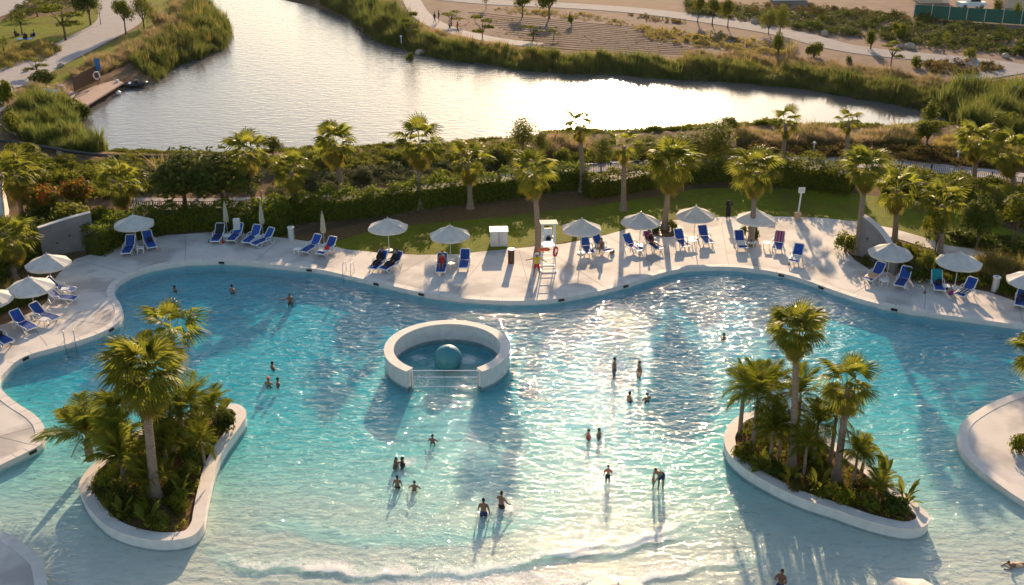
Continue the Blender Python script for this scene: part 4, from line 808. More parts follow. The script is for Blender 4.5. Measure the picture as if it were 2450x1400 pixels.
field('shrubbery', FINE, [(640, 452), (720, 430), (850, 412), (980, 396), (1100, 392), (1200, 388), (1260, 395), (1210, 410), (1090, 424), (980, 440), (860, 452), (720, 462), (650, 475)], 900, .7, 1.4, 'leafgrey', 'grey green rounded shrubs behind the long hedge', 'shrubs', 55)
field('shrubbery', BSH, [(640, 402), (800, 385), (960, 376), (1100, 372), (1230, 360), (1260, 376), (1100, 390), (960, 396), (820, 408), (680, 425)], 620, .6, 1.1, 'leafyellow', 'olive grass and brush between lake shore and grey shrubs', 'shrubs', 56)
field('shrubbery', BSH, [(-40, 378), (120, 384), (250, 392), (390, 398), (400, 440), (330, 470), (240, 478), (120, 470), (-40, 440)], 620, .7, 1.3, 'leafmid', 'mixed green thicket between the left reeds and the bicycles', 'shrubs', 57)
field('shrubbery', BSH, [(255, 374), (420, 378), (560, 380), (720, 374), (720, 394), (560, 402), (400, 398), (260, 392)], 330, .55, .85, 'leafmid', 'green bushes right behind the near shore at the left', 'shrubs', 72)
field('shrubbery', BSH, [(700, 366), (850, 360), (1000, 355), (1110, 350), (1220, 338), (1240, 362), (1100, 374), (960, 380), (800, 388), (700, 396)], 420, .5, .85, 'leafmid', 'green brush right behind the near shore at the middle', 'shrubs', 73)
field('reeds', REED, [(310, 160), (400, 110), (440, 62), (470, 0), (520, 32), (550, 80), (520, 122), (430, 156), (360, 186)], 260, .7, 1.1, 'goldgrass', 'dry straw stems among the left headland reeds', 'reeds', 74)
field('reeds', REED, band(FAR, 23, -4), 620, .45, .85, 'goldgrass', 'dry straw stems among the far shore reeds', 'reeds', 75)
field('reeds', REED, [(2268, 284), (2290, 240), (2360, 232), (2470, 250), (2470, 335), (2390, 352), (2300, 325)], 260, .7, 1.1, 'goldgrass', 'dry straw stems among the right reeds', 'reeds', 76)
field('shore_shrubs', BSH, [(60, 262), (120, 245), (185, 258), (200, 290), (190, 322), (240, 352), (230, 385), (120, 378), (50, 345)], 90, .8, 1.5, 'leafdark', 'dark bushes between the near left reeds', 'shrubs', 77)
field('shore_shrubs', BSH, [(330, 150), (400, 118), (470, 120), (430, 156), (370, 190), (320, 180)], 60, .8, 1.4, 'leafdark', 'dark bushes at the foot of the left headland reeds', 'shrubs', 78)
field('shrubbery', BSH, [(395, 388), (640, 380), (640, 400), (560, 460), (400, 462)], 420, .6, 1.0, 'leafred', 'brown undergrowth around the dark broadleaf trees', 'shrubs', 58)
field('shrubbery', BSH, [(60, 585), (110, 560), (190, 555), (260, 560), (300, 540), (260, 520), (100, 520), (60, 540)], 420, .9, 1.5, 'leafdark', 'dark thicket behind the left screen wall', 'shrubs', 59)
field('shrubbery', BSH, [(2100, 440), (2200, 445), (2330, 462), (2470, 500), (2470, 470), (2330, 438), (2200, 418), (2110, 412)], 420, .7, 1.2, 'leafmid', 'green brush between the railing and the right hedge', 'shrubs', 60)
field('shrubbery', BSH, [(2060, 632), (2100, 600), (2160, 590), (2240, 612), (2330, 640), (2450, 672), (2470, 735), (2370, 695), (2290, 678), (2200, 660), (2110, 645)], 330, .6, 1.05, 'leafmid', 'green shrubs filling the bed behind the right parasols', 'shrubs', 61)
field('dry_grass', GRS, [(2330, 634), (2400, 650), (2470, 668), (2470, 700), (2400, 682), (2330, 662)], 260, .9, 1.4, 'goldgrass', 'sunlit yellow grass in the bed by the right border', 'grass', 62)
field('dry_grass', GRS, [(-20, 700), (20, 676), (70, 668), (60, 690), (20, 712), (-20, 730)], 120, .7, 1.0, 'goldgrass', 'yellow grass at the foot of the leftmost palm', 'grass', 63)
field('shrubbery', BSH, [(2290, 570), (2360, 560), (2470, 590), (2470, 625), (2400, 610), (2300, 590)], 200, .9, 1.4, 'leafdark', 'dark thicket above the side path at the right border', 'shrubs', 64)
field('shrubbery', BSH, [(0, 60), (60, 40), (130, 22), (235, 10), (235, -10), (60, -5), (40, 25)], 200, .7, 1.1, 'leafdark', 'dark brush behind the picnic lawn', 'shrubs', 65)
field('shrubbery', BSH, [(640, 486), (760, 478), (880, 470), (990, 458), (990, 476), (880, 496), (760, 508), (650, 520)], 260, .5, .9, 'leafred', 'brown undergrowth in the strip between walk and long hedge', 'shrubs', 66)
field('shrubbery', FINE, [(1180, 20), (1300, 24), (1420, 36), (1520, 58), (1600, 76), (1590, 84), (1480, 62), (1340, 42), (1190, 32)], 240, .6, 1.1, 'goldgrass', 'scattered dry bushes along the striped sand', 'shrubs', 67)
field('seedling_rows', [clump(14, .35, .12, 3, .6)], [(1080, 30), (1250, 50), (1500, 78), (1640, 112), (1560, 128), (1300, 108), (1150, 84), (1060, 55)], 500, .5, .9, 'leafred', 'tiny dry seedlings dotted over the far sand', 'seedlings', 68)

# sand rows: low ridges in the planted sand
m_ = MB()
for k in range(15):
    a = P(1120 + 20 * k * .6, 30 + k * 6, G0); b = P(1520 + 14 * k, 66 + k * 5.0, G0); n = 14
    m_.tube([a.lerp(b, f / n) + Vector((0, .25 * math.sin(f * 1.1 + k), -.03)) for f in range(n + 1)], .11, 5)
tag(m_.build('sand_ridges', M['sand']), 'low furrow ridges raked across the far sand', 'sand ridges', kind='structure')

# individual shrubs
for kd, x, y, w, h, lb in (('flower', 118, 520, 130, 80, 'orange flowering shrub behind the screen wall, left one'), ('flower', 200, 500, 110, 76, 'orange flowering shrub nearer the bicycles'), ('yellow', 170, 545, 110, 74, 'yellow green shrub between orange flowers and screen wall'), ('yellow', 92, 440, 70, 60, 'yellow green bush left of the flowering shrubs'), ('green', 250, 548, 90, 70, 'leafy green bush to the right of the screen wall'),
 ('yellow', 36, 330, 60, 66, 'bright yellow bush at the left border by the reeds'), ('green', 10, 250, 60, 76, 'green bush at the left border below the path'), ('dark', 195, 262, 44, 36, 'dark round bush at the dock corner'), ('green', 60, 390, 100, 60, 'green bush at the left border above the thicket'), ('pink', 390, 430, 90, 60, 'tan grass clump left of the dark broadleaf trees'), ('grey', 355, 440, 60, 50, 'grey green bush beside the tan grass clump'),
 ('grey', 615, 440, 60, 46, 'grey bush at the foot of the lone palm'), ('green', 1062, 438, 50, 44, 'pale leaved shrub between two palms behind the long hedge'), ('grey', 870, 432, 70, 40, 'grey bush under the broad skirted palm'), ('dark', 1190, 400, 70, 52, 'dark bush left of the tall feathery tree'), ('green', 1340, 398, 70, 50, 'green bush below the pale pink plumes'),
 ('green', 1800, 572, 40, 44, 'leafy shrub on the deck right of the palm foot'), ('green', 1776, 566, 24, 30, 'small shrub on the deck left of the palm foot'), ('dark', 1568, 556, 34, 26, 'shrub at the left of the round planter'), ('green', 1608, 552, 30, 32, 'shrub at the right of the round planter'), ('yellow', 2022, 604, 62, 60, 'round yellow green shrub at the left of the wedge wall'), ('green', 2240, 560, 70, 60, 'pale shrub under the bed palm'), ('yellow', 2215, 655, 60, 70, 'upright yellow bush in the bed behind the right parasols'), ('dark', 2180, 670, 90, 52, 'dark bush in the bed between two right parasols'), ('green', 2440, 1088, 60, 62, 'potted looking green bush on the deck peninsula'),
 ('green', 1948, 138, 50, 40, 'round green bush on the far bank below the grey track'), ('pink', 1890, 140, 40, 44, 'tan plume bush beside the conical tree on the far bank'), ('dark', 2030, 162, 22, 30, 'small dark bush on the far pink grass'), ('yellow', 2190, 160, 40, 30, 'yellow bush at the left of the oval red bed'), ('yellow', 2320, 140, 34, 26, 'yellow bush in front of the grey track at the right'), ('green', 2150, 90, 50, 44, 'bright bush on the dark slope'), ('green', 982, 125, 26, 34, 'lone bush at the far waterline beside pale rocks'), ('grey', 2010, 235, 60, 28, 'grey round bush at the far shoreline'), ('grey', 1850, 185, 60, 24, 'grey low bush above the far shoreline'),
 ('dark', 95, 196, 70, 30, 'dark shrub bed at the lower path corner'), ('pink', 375, 60, 44, 44, 'straw grass tuft near the reed headland')):
    plant(kd, x, y, w, h, lb)

# round planter kerb in the deck
MB_ = MB(); p = P(1590, 551, 0); MB_.lathe([(1.5, 0), (1.5, .1), (1.2, .1), (1.2, .06)], 28); tag(MB_.build('planter_ring', M['brown'], None, loc=p + Vector((0, 0, .006))), 'low brown edged round planter bed in the deck', 'planter')
# rocks
KR = Kind(lambda: (lambda t_: (obj('rock', MB().ball((0, 0, .2), (.6, .45, .42), 9, 6).mesh('rock', M['rock'], True), t_), t_)[1])(thing('boulder', '', 'rock')))
def rock_make():
    b = MB().ball((0, 0, .22), (.62, .48, .40), 9, 7); g = random.Random(4); b.v = [tuple(c * g.uniform(.85, 1.15) for c in v) for v in b.v]
    o = obj('boulder', b.mesh('boulder', M['rock'], False)); return tag(o, '', 'rock')
KR = Kind(rock_make)
for x, y, w, lb in ((1805, 55, 20, 'pale boulder beside the grey track near the tree pair'), (1972, 84, 22, 'pale boulder where the grey track meets the slope'), (2152, 114, 18, 'smaller of two boulders beyond the conical tree'), (2176, 116, 26, 'larger of two boulders beyond the conical tree'), (2405, 138, 20, 'boulder at the right end of the grey track'), (1004, 113, 24, 'pale rock at the far waterline'), (415, 156, 16, 'rock at the waterline under the reed headland'), (62, 172, 12, 'stone at the lower path corner'), (146, 160, 16, 'pale stone on the narrow lawn edge')):
    b = P(x, y, G0); b.z = float(terrain_z(b.x, b.y, False)); s = w / ppm(b)[0] / 1.24; KR.put(lb, b, rnd.uniform(0, 6), s, 'boulders by the paths')

# ---------------------------------------------------------------- railing along the walk, rope fences, hoarding, dock
def railing(px, label, h=1.25, step=.16, post=2.6, r=.017):
    c = smooth(Pl(px, G0), 8); b = c[0].copy(); t_ = thing('railing', label, 'railing', b); L_ = 0; acc = [0]
    for i in range(len(c) - 1): L_ += (c[i + 1] - c[i]).length; acc.append(L_)
    def at(s):
        i = min(len(c) - 2, max(0, int(np.searchsorted(acc, s) - 1))); f = (s - acc[i]) / (acc[i + 1] - acc[i] + 1e-9); return c[i].lerp(c[i + 1], f) - b
    m = MB(); s = 0
    while s < L_: q = at(s); m.box((q.x, q.y, h / 2), (r * 2, r * 2, h - .1)); s += step
    m.build('balusters', M['dark'], t_, fix=False)
    for z in (h, .12): MB().tube([p - b + Vector((0, 0, z)) for p in c], .028, 6).build('rail', M['dark'], t_)
    s = 0
    while s <= L_: q = at(s); MB().box((q.x, q.y, (h + .1) / 2), (.09, .09, h + .1)).build('post', M['dark'], t_, fix=False); s += post
railing([(296, 514), (420, 516), (560, 515), (625, 508)], 'dark railing beside the bicycles and the broadleaf trees')
railing([(1395, 424), (1500, 418), (1620, 410), (1790, 404)], 'dark railing in front of the walk below the glare')
railing([(2085, 408), (2180, 418), (2300, 434), (2400, 450), (2520, 474)], 'dark railing in front of the walk at the right')
def rope(px, label, h=.8, m='rock', r=.05):
    c = smooth(Pl(px, G0), 6); b = c[0].copy(); t_ = thing('rope_fence', label, 'rope fence', b)
    MB().tube([p - b + Vector((0, 0, h - .12 * math.sin(i * 1.05) ** 2)) for i, p in enumerate(c)], r, 6).build('rope', M[m], t_)
    for p in c[::6]: MB().tube([p - b + Vector((0, 0, -.3)), p - b + Vector((0, 0, h + .08))], .06, 6).build('post', M['bark'], t_)
rope([(412, 2), (445, 20), (462, 42), (458, 62), (440, 80), (400, 100), (345, 128)], 'pale rope fence following the reed headland')
rope([(112, 216), (80, 232), (50, 248), (20, 268), (-20, 290)], 'rope fence descending from the dock to the left border')
rope([(-20, 300), (10, 318), (24, 330), (44, 338)], 'short rope fence beside the bright yellow bush', r=.06)
c = smooth(Pl([(-40, 345), (40, 350), (110, 362), (180, 374), (260, 383), (400, 386), (560, 386)], G0), 6); b0 = c[0].copy(); t_ = thing('drain_pipe', 'long black pipe lying along the near left shore', 'pipe', b0)
MB().tube([p - b0 + Vector((0, 0, .42)) for p in c], .17, 8).build('pipe', M['black'], t_, sm=True)
for i_ in (6, 15, 24, 33):
    if i_ < len(c): q = c[i_] - b0; MB().box((q.x, q.y, .1), (.5, .6, .5)).build('support', M['rock'], t_, fix=False)
a, b = P(2185, 44, G0), P(2530, 66, G0); t_ = thing('hoarding', 'green site hoarding standing at the top right', 'fence', a, math.atan2((b - a).y, (b - a).x)); L_ = (b - a).length
for k in range(8): MB().box((L_ * (k + .5) / 8, 0, 1.15), (L_ / 8 - .12, .06, 2.1)).build('panel', M['hoard'], t_, fix=False)
for k in range(9): MB().tube([(L_ * k / 8, .0, 0), (L_ * k / 8, .0, 2.5)], .06, 6).build('post', M['pole'], t_)
def shed(px, w, d, h, label, m='beige', win=3, rf='white', rz=.05):
    t_ = thing('site_cabin', label, 'building', P(*px, G0), rz); MB().box((0, d / 2, h / 2), (w, d, h)).build('wall', M[m], t_, fix=False); MB().box((0, d / 2, h + .12), (w + .4, d + .4, .24)).build('roof', M[rf], t_, fix=False)
    for k in range(win): x = w * ((k + .5) / win - .5); MB().box((x, -.02, h * .55), (w / win * .45, .08, h * .35)).build('window', M['dark'], t_, fix=False)
    MB().box((w * .38, -.03, 1.0), (.9, .07, 2.0)).build('door', M['pole'], t_, fix=False)
shed((2470, 20), 9, 5, 5.5, 'beige two storey cabin behind the hoarding at the right border')
shed((2235, 8), 5, 4, 2.6, 'pale cabin behind the left end of the hoarding')
shed((1890, 2), 6, 4, 2.6, 'white cabin at the top edge above the brown brush', 'white')
t_ = thing('pickup_truck', 'white pickup truck parked behind the green hoarding', 'truck', P(2322, 20, G0), .1)
MB().box((0, 0, .75), (4.6, 1.8, .7)).build('body', M['white'], t_); MB().box((.3, 0, 1.4), (2.0, 1.65, .65)).build('cab', M['white'], t_); MB().box((.3, -.03, 1.42), (1.7, 1.66, .4)).build('window', M['dark'], t_)
for x in (-1.5, 1.5):
    for y in (-.8, .8): MB().tube([(x, y - .1, .38), (x, y + .1, .38)], .38, 14).build('wheel', M['black'], t_)
# house corner at the left border
t_ = thing('house', 'pale rendered house corner with a pitched roof edge at the left border', 'house', P(-10, 545, G0), .35)
MB().box((-3.2, 2, 1.6), (8, 4, 3.2)).build('wall', M['wall'], t_, fix=False); MB().box((-3.2, 2, 3.28), (8.4, 4.4, .16)).build('roof', M['greywall'], t_, fix=False); MB().box((-1.2, -.02, 1.7), (1.0, .08, 1.1)).build('window', M['dark'], t_, fix=False)
# dock with railing, boat, rings, signs
dk = [P(a, b, -.35) for a, b in ((170, 232), (262, 190), (296, 198), (206, 254))]; b0 = dk[0].copy(); t_ = thing('dock', 'pink brown plank dock on the left shore', 'dock', b0)
MB().prism([p - b0 for p in dk], -.12, .06).build('deck_boards', M['plank'], t_)
for p in dk + [dk[0].lerp(dk[3], .5), dk[3].lerp(dk[2], .5)]: q = p - b0; MB().tube([(q.x, q.y, -2), (q.x, q.y, -.12)], .12, 8).build('pile', M['brown'], t_)
a, b = P(181, 219, G0), P(238, 190, G0); d = b - a; t_ = thing('dock_screen', 'dark brown slatted screen along the back of the dock', 'screen', a, math.atan2(d.y, d.x)); m_ = MB()
for k in range(26): m_.box((d.length * k / 25, 0, .9), (d.length / 34, .05, 1.7))
m_.build('slats', M['brown'], t_, fix=False)
for z in (.15, 1.72): MB().box((d.length / 2, .05, z), (d.length, .06, .12)).build('rail', M['brown'], t_, fix=False)
for k in range(4): MB().box((d.length * k / 3, .08, .9), (.12, .12, 1.9)).build('post', M['brown'], t_, fix=False)
def ring(px, label):
    p = P(*px, G0); t_ = thing('life_ring', label, 'life ring', p, .2, 'life rings by the dock'); MB().tube([(.36 * math.cos(a), 0, 1.0 + .46 * math.sin(a)) for a in [2 * math.pi * k / 20 for k in range(20)]], .085, 8, closed=True).build('ring', M['white'], t_, sm=True); MB().tube([(0, .1, -.4), (0, .1, 1.5)], .04, 6).build('post', M['bark'], t_)
    for k in range(4): a = math.pi / 4 + k * math.pi / 2; MB().tube([(.36 * math.cos(a + e), 0, 1 + .46 * math.sin(a + e)) for e in (-.12, 0, .12)], .092, 8).build('band', M['red'], t_)
ring((234, 200), 'white life ring on the dock beside the brown screen'); ring((150, 233), 'white life ring on a post left of the dock')
def signpost(px, w, h, z, m, label, name='sign_post', cat='sign'):
    p = P(*px, G0); t_ = thing(name, label, cat, p); MB().box((0, -.05, z), (w, .05, h)).build('board', M[m], t_, fix=False); MB().tube([(0, 0, -.3), (0, 0, z + h * .4)], .05, 8).build('post', M['dark' if m != 'white' else 'pole'], t_)
signpost((239, 192), .7, 1.5, 2.0, 'bluesign', 'blue sign board standing at the dock'); signpost((2422, 258), .7, 1.3, 1.8, 'bluesign', 'blue sign board in the right reeds')
p = P(118, 244, G0); t_ = thing('notice_board', 'tilted white board on legs left of the dock', 'board', p, -.35); MB().box((0, 0, 1.0), (2.2, .06, 1.5), rot=Matrix.Rotation(R(-62), 3, 'X')).build('board', M['white'], t_)
for x in (-.9, .9): MB().tube([(x, 0, -.4), (x, 0, 1.0)], .05, 6).build('leg', M['pole'], t_)
p = P(318, 208, LAKE_Z); t_ = thing('inflatable_boat', 'black inflatable boat with outboard motor moored at the dock end', 'boat', p, R(12)); m_ = MB()
m_.tube([(-1.6, .55, .3), (.6, .55, .3), (1.3, .4, .36), (1.7, 0, .45), (1.3, -.4, .36), (.6, -.55, .3), (-1.6, -.55, .3)], [.2, .25, .25, .24, .25, .25, .2], 10); m_.build('tube_hull', M['black'], t_, sm=True)
MB().box((-.2, 0, .2), (2.9, .8, .06)).build('floor', M['dark'], t_); MB().box((-1.5, 0, .4), (.08, 1.0, .5)).build('transom', M['pole'], t_); MB().box((-.3, 0, .5), (.3, 1.0, .06)).build('bench', M['white'], t_); MB().box((.5, 0, .62), (.5, .55, .5)).build('console', M['dark'], t_)
o_ = MB().box((-1.75, 0, .75), (.35, .32, .5)).build('motor', M['white'], t_); MB().box((-1.75, 0, .2), (.12, .1, .7)).build('motor_leg', M['dark'], o_)
tag(MB().lathe([(.05, 0), (.3, .08), (.3, .3), (.12, .42), (.05, .5)], 12).build('mooring_buoy', M['white'], None, loc=P(284, 226, LAKE_Z)), 'small pale mooring buoy floating by the dock edge', 'buoy')

# ---------------------------------------------------------------- deck furniture
def lounger_make():
    t_ = thing('sun_lounger', '', 'sun lounger'); w = .33
    be = (.30, .36); bt = (.88, 1.02)                     # hinge and top of the raised back, (y, z)
    for s in (-1, 1):
        MB().tube([(s * w, -1.02, .30), (s * w, -.6, .35), (s * w, -.1, .37), (s * w, be[0], be[1])], .034, 6).build('side_rail', M['white'], t_, sm=True)
        MB().tube([(s * w, -.98, .31), (s * w, -.80, .10), (s * w, -.66, 0), (s * w, -.52, .10), (s * w, -.40, .34)], .03, 6).build('leg', M['white'], t_, sm=True)
        MB().tube([(s * w, .25, .34), (s * w, .50, .0), (s * w, .62, .02), (s * w, .72, .30)], .03, 6).build('leg', M['white'], t_, sm=True)
        MB().tube([(s * (w + .05), -.15, .38), (s * (w + .06), -.05, .56), (s * (w + .06), .30, .58), (s * (w + .05), .52, .55)], .028, 6).build('armrest', M['white'], t_, sm=True)
    MB().tube([(-w, be[0], be[1]), (-w, bt[0] - .05, bt[1] - .06), (-w * .8, bt[0], bt[1]), (w * .8, bt[0], bt[1]), (w, bt[0] - .05, bt[1] - .06), (w, be[0], be[1])], .034, 6).build('back_frame', M['white'], t_, sm=True)
    MB().tube([(-w, -1.02, .30), (w, -1.02, .30)], .034, 6).build('foot_bar', M['white'], t_)
    b = MB(); P_ = [(-.99, .325), (-.6, .365), (-.2, .375), (be[0] - .02, be[1] + .01)]
    vs = []
    for y, z in P_: vs += [(-w + .03, y, z), (w - .03, y, z), (-w + .03, y, z - .025), (w - .03, y, z - .025)]
    fs = []
    for k in range(3): o = 4 * k; fs += [(o, o + 1, o + 5, o + 4), (o + 2, o + 6, o + 7, o + 3), (o, o + 4, o + 6, o + 2), (o + 1, o + 3, o + 7, o + 5)]
    b.add(vs, fs + [(0, 2, 3, 1), (12, 13, 15, 14)]).build('seat', M['blue'], t_)
    b = MB(); vs = []
    for y, z in ((be[0] + .02, be[1] + .03), (.6, .71), (bt[0] - .04, bt[1] - .03)):
        vs += [(-w + .03, y, z), (w - .03, y, z), (-w + .03, y + .018, z - .02), (w - .03, y + .018, z - .02)]
    fs = []
    for k in range(2): o = 4 * k; fs += [(o, o + 1, o + 5, o + 4), (o + 2, o + 6, o + 7, o + 3), (o, o + 4, o + 6, o + 2), (o + 1, o + 3, o + 7, o + 5)]
    b.add(vs, fs + [(0, 2, 3, 1), (8, 9, 11, 10)]).build('backrest', M['blue'], t_)
    return t_
KL = Kind(lounger_make)
LG = 'blue and white sun loungers round the pool'
LOUNGE = [(310, 603, -86, 'blue lounger in front of the screen wall parasol, left one beside its side table'), (361, 590, -62, 'blue lounger right of the parasol by the screen wall, bag on its seat'), (523, 575, -92, 'lounger covered by dark towels under the left closed parasol'), (564, 573, -100, 'empty lounger just right of the left closed parasol'),
 (604, 578, -108, 'lounger with upright back left of the second closed parasol'), (630, 585, -128, 'lounger turned sideways below the second closed parasol'), (745, 600, -118, 'empty lounger between small white table and the cream closed parasol'), (782, 605, -115, 'lounger with white towel and red bag at the cream closed parasol'),
 (905, 640, -110, 'lounger with a person in dark clothes, left of the pair by the pool ladder'), (936, 643, -125, 'lounger with a person in dark clothes, right of the pair by the pool ladder'), (1057, 647, -92, 'lounger with a red skinned sunbather under the parasol near the white box'), (1111, 637, -93, 'empty lounger standing alone between parasol and white box'),
 (1404, 603, -78, 'lounger at the white based parasol, behind the seated woman'), (1440, 600, -62, 'lounger with a white bag right of the seated woman'), (1514, 598, -60, 'empty lounger left under the parasol beside the round planter'), (1562, 594, -66, 'lounger with a purple towel and a sunbather by the round planter'),
 (1631, 587, -76, 'lounger left of the table under the farthest back parasol'), (1687, 579, -80, 'lounger to the right of the farthest back parasol, seat empty'), (1771, 590, -89, 'lounger in front of the palm that pierces the deck, short white foot end'), (1860, 594, -108, 'lounger draped with a purple striped towel'),
 (1902, 625, -116, 'lone lounger with white sheet foot end facing the pool corner'), (2088, 670, -134, 'lounger with peach towel on its seat beside the wedge wall parasol'), (2156, 682, -122, 'empty lounger right of the wedge wall parasol'), (2241, 690, -100, 'lounger with a teal towel hung over its back'), (2306, 707, -136, 'lounger with patterned towel next to the bed parasol'),
 (150, 700, -12, 'lounger seen sideways behind the second left parasol, flat end to the pool'), (152, 722, -6, 'sideways white framed lounger just below the second left parasol'), (112, 766, -26, 'lounger with side table under the third left parasol'), (62, 787, -36, 'lounger by the low dark planting near the ladder'), (6, 820, -36, 'lounger at the left border holding a dark bag'), (2440, 728, -118, 'lounger at the right border loaded with black bags')]
LP = []
for x, y, a, lb in LOUNGE:
    p = P(x, y, .008); p.x += .35 * -math.cos(R(a)) * .3; KL.put(lb, p, R(a + 90), (1.08, 1.05, rnd.uniform(1.0, 1.12)), LG); LP.append((p, R(a + 90)))
def on_lounger(i, local): p, rz = LP[i]; return p + Matrix.Rotation(rz, 3, 'Z') @ Vector(local)
def towel(i, m, label, where='seat', stripes=None, name='towel'):
    p, rz = LP[i]; b = MB(); vs = []
    prof = [(-.75, .395), (-.4, .405), (0, .41), (.24, .41)] if where == 'seat' else [(.30, .46), (.55, .70), (.86, 1.06), (.93, 1.09), (.98, 1.0), (.96, .7)]
    w = .33; n = len(prof)
    for y, z in prof: vs += [(-w, y, z), (w, y, z), (-w, y, z + .02), (w, y, z + .02)]
    fs = []
    for k in range(n - 1): o = 4 * k; fs += [(o + 2, o + 3, o + 7, o + 6), (o, o + 4, o + 5, o + 1), (o, o + 2, o + 6, o + 4), (o + 1, o + 5, o + 7, o + 3)]
    o_ = b.add(vs, fs + [(0, 1, 3, 2), (4 * n - 4, 4 * n - 2, 4 * n - 1, 4 * n - 3)]).build(name, M[m], None, loc=p); o_.rotation_euler = (0, 0, rz); tag(o_, label, 'towel', 'towels on the loungers')
    if stripes:
        for k in (-.22, 0, .22):
            s = MB(); vs = []
            for y, z in prof: vs += [(k - .045, y, z + .023), (k + .045, y, z + .023)]
            s.add(vs, [(2 * j, 2 * j + 1, 2 * j + 3, 2 * j + 2) for j in range(n - 1)]).build('stripe', M[stripes], o_)
def bag(p, m, label, s=.25, rz=.3):
    t_ = thing('bag', label, 'bag', p, rz, 'bags on and by the loungers'); MB().lathe([(s * .7, 0), (s, s * .3), (s * .95, s), (s * .55, s * 1.4)], 10, sy=.6).build('body', M[m], t_, sm=True)
    MB().tube([(-s * .5, 0, s * 1.3), (-s * .4, 0, s * 1.9), (s * .4, 0, s * 1.9), (s * .5, 0, s * 1.3)], .02, 6).build('handle', M[m], t_)
towel(2, 'navy', 'dark towel spread over the lounger under the left closed parasol'); towel(2, 'blackcloth', 'black cloth hung on the back of the leftmost deck lounger by a closed parasol', 'back'); towel(7, 'whitecloth', 'white towel on the lounger by the cream closed parasol')
towel(15, 'purple', 'purple towel over the lounger back by the round planter', 'back'); towel(19, 'purple', 'purple towel with pink stripes hung on a lounger back', 'back', 'pinkcloth'); towel(20, 'whitecloth', 'white sheet on the lone lounger by the pool corner'); towel(21, 'peach', 'peach sheet painting the sunlit orange of the seat beside the wedge wall parasol'); towel(23, 'tealcloth', 'teal towel over the lounger back by the bed', 'back')  # the peach sheet puts the sunlit orange of that seat into colour
towel(24, 'navy', 'patterned navy towel on the lounger by the bed parasol', 'seat', 'whitecloth'); towel(18, 'whitecloth', 'white towel on the lounger in front of the deck palm'); towel(13, 'whitecloth', 'white towel on the lounger right of the seated woman')
for i, l, m, lb, s in ((1, (.05, .1, .41), 'blackcloth', 'black bag lying on the lounger by the screen wall', .22), (7, (.2, -.3, .43), 'red', 'red bag on the lounger by the cream closed parasol', .2), (13, (.05, -.1, .43), 'whitecloth', 'white handbag on the lounger right of the seated woman', .2), (23, (0, -.2, .41), 'blackcloth', 'black bag on the teal towel lounger', .26), (29, (0, .15, .41), 'blackcloth', 'dark bag on the lounger at the left border', .28), (30, (.1, .0, .41), 'blackcloth', 'large black bag on the lounger at the right border', .34), (30, (-.15, -.5, .39), 'navy', 'smaller navy bag on the lounger at the right border', .24)): bag(on_lounger(i, l), m, lb, s)
for x, y, m, lb, s in ((382, 600, 'pinkcloth', 'tiny pink pouch on the deck right of the screen wall loungers', .13), (503, 580, 'blackcloth', 'dark pouch on the deck left of the towel covered lounger', .14), (534, 582, 'red', 'small red pouch beside the towel covered lounger', .13), (1465, 606, 'tan', 'brown straw bag at the foot of the white bag lounger', .2), (2268, 692, 'blackcloth', 'black bag beneath the bed parasol', .26), (2275, 705, 'purple', 'plum bag in front of the bed parasol pole', .2), (2212, 702, 'tan', 'brown sandals bag near the teal towel lounger', .12)): bag(P(x, y, .008), m, lb, s)

def umbrella_make():
    t_ = thing('parasol', '', 'parasol'); n = 8; b = MB(); Rr = 1.55; vs = []; prof = [(.0, 2.68), (.35, 2.55), (.8, 2.37), (1.2, 2.20), (Rr, 2.02)]
    for r, z in prof[1:]:
        for k in range(2 * n):
            a = math.pi * k / n; m = 1 if k % 2 == 0 else .945 - .0; vs.append((r * m * math.cos(a), r * m * math.sin(a), z - (0 if k % 2 == 0 else .035 * r)))
    N2 = 2 * n; top = len(vs); vs.append((0, 0, 2.68)); fs = [(top, k, (k + 1) % N2) for k in range(N2)]
    for i in range(3): fs += [(i * N2 + k, (i + 1) * N2 + k, (i + 1) * N2 + (k + 1) % N2, i * N2 + (k + 1) % N2) for k in range(N2)]
    o = len(vs); vs += [(x * 1.0, y * 1.0, z - .16) for x, y, z in vs[3 * N2:4 * N2]]; fs += [(3 * N2 + k, o + k, o + (k + 1) % N2, 3 * N2 + (k + 1) % N2) for k in range(N2)]
    b.add(vs, fs); can = b.build('canopy', M['canvas'], t_)
    b = MB(); vs = [(.34 * math.cos(math.pi * k / 4), .34 * math.sin(math.pi * k / 4), 2.60) for k in range(8)] + [(0, 0, 2.74)]; b.add(vs, [(8, k, (k + 1) % 8) for k in range(8)]).build('vent', M['canvas'], can)
    MB().tube([(0, 0, .05), (0, 0, 2.62)], .03, 8).build('pole', M['pole'], t_); MB().lathe([(.30, 0), (.30, .06), (.07, .10), (.05, .30)], 18).build('base', M['white'], t_); MB().lathe([(.03, 2.72), (.045, 2.78), (.02, 2.84)], 8).build('finial', M['pole'], t_)
    for k in range(8): a = math.pi * k / 4; MB().tube([(.04 * math.cos(a), .04 * math.sin(a), 2.60), (1.5 * math.cos(a), 1.5 * math.sin(a), 2.01)], .012, 4).build('rib', M['pole'], t_)
    return t_
KU = Kind(umbrella_make)
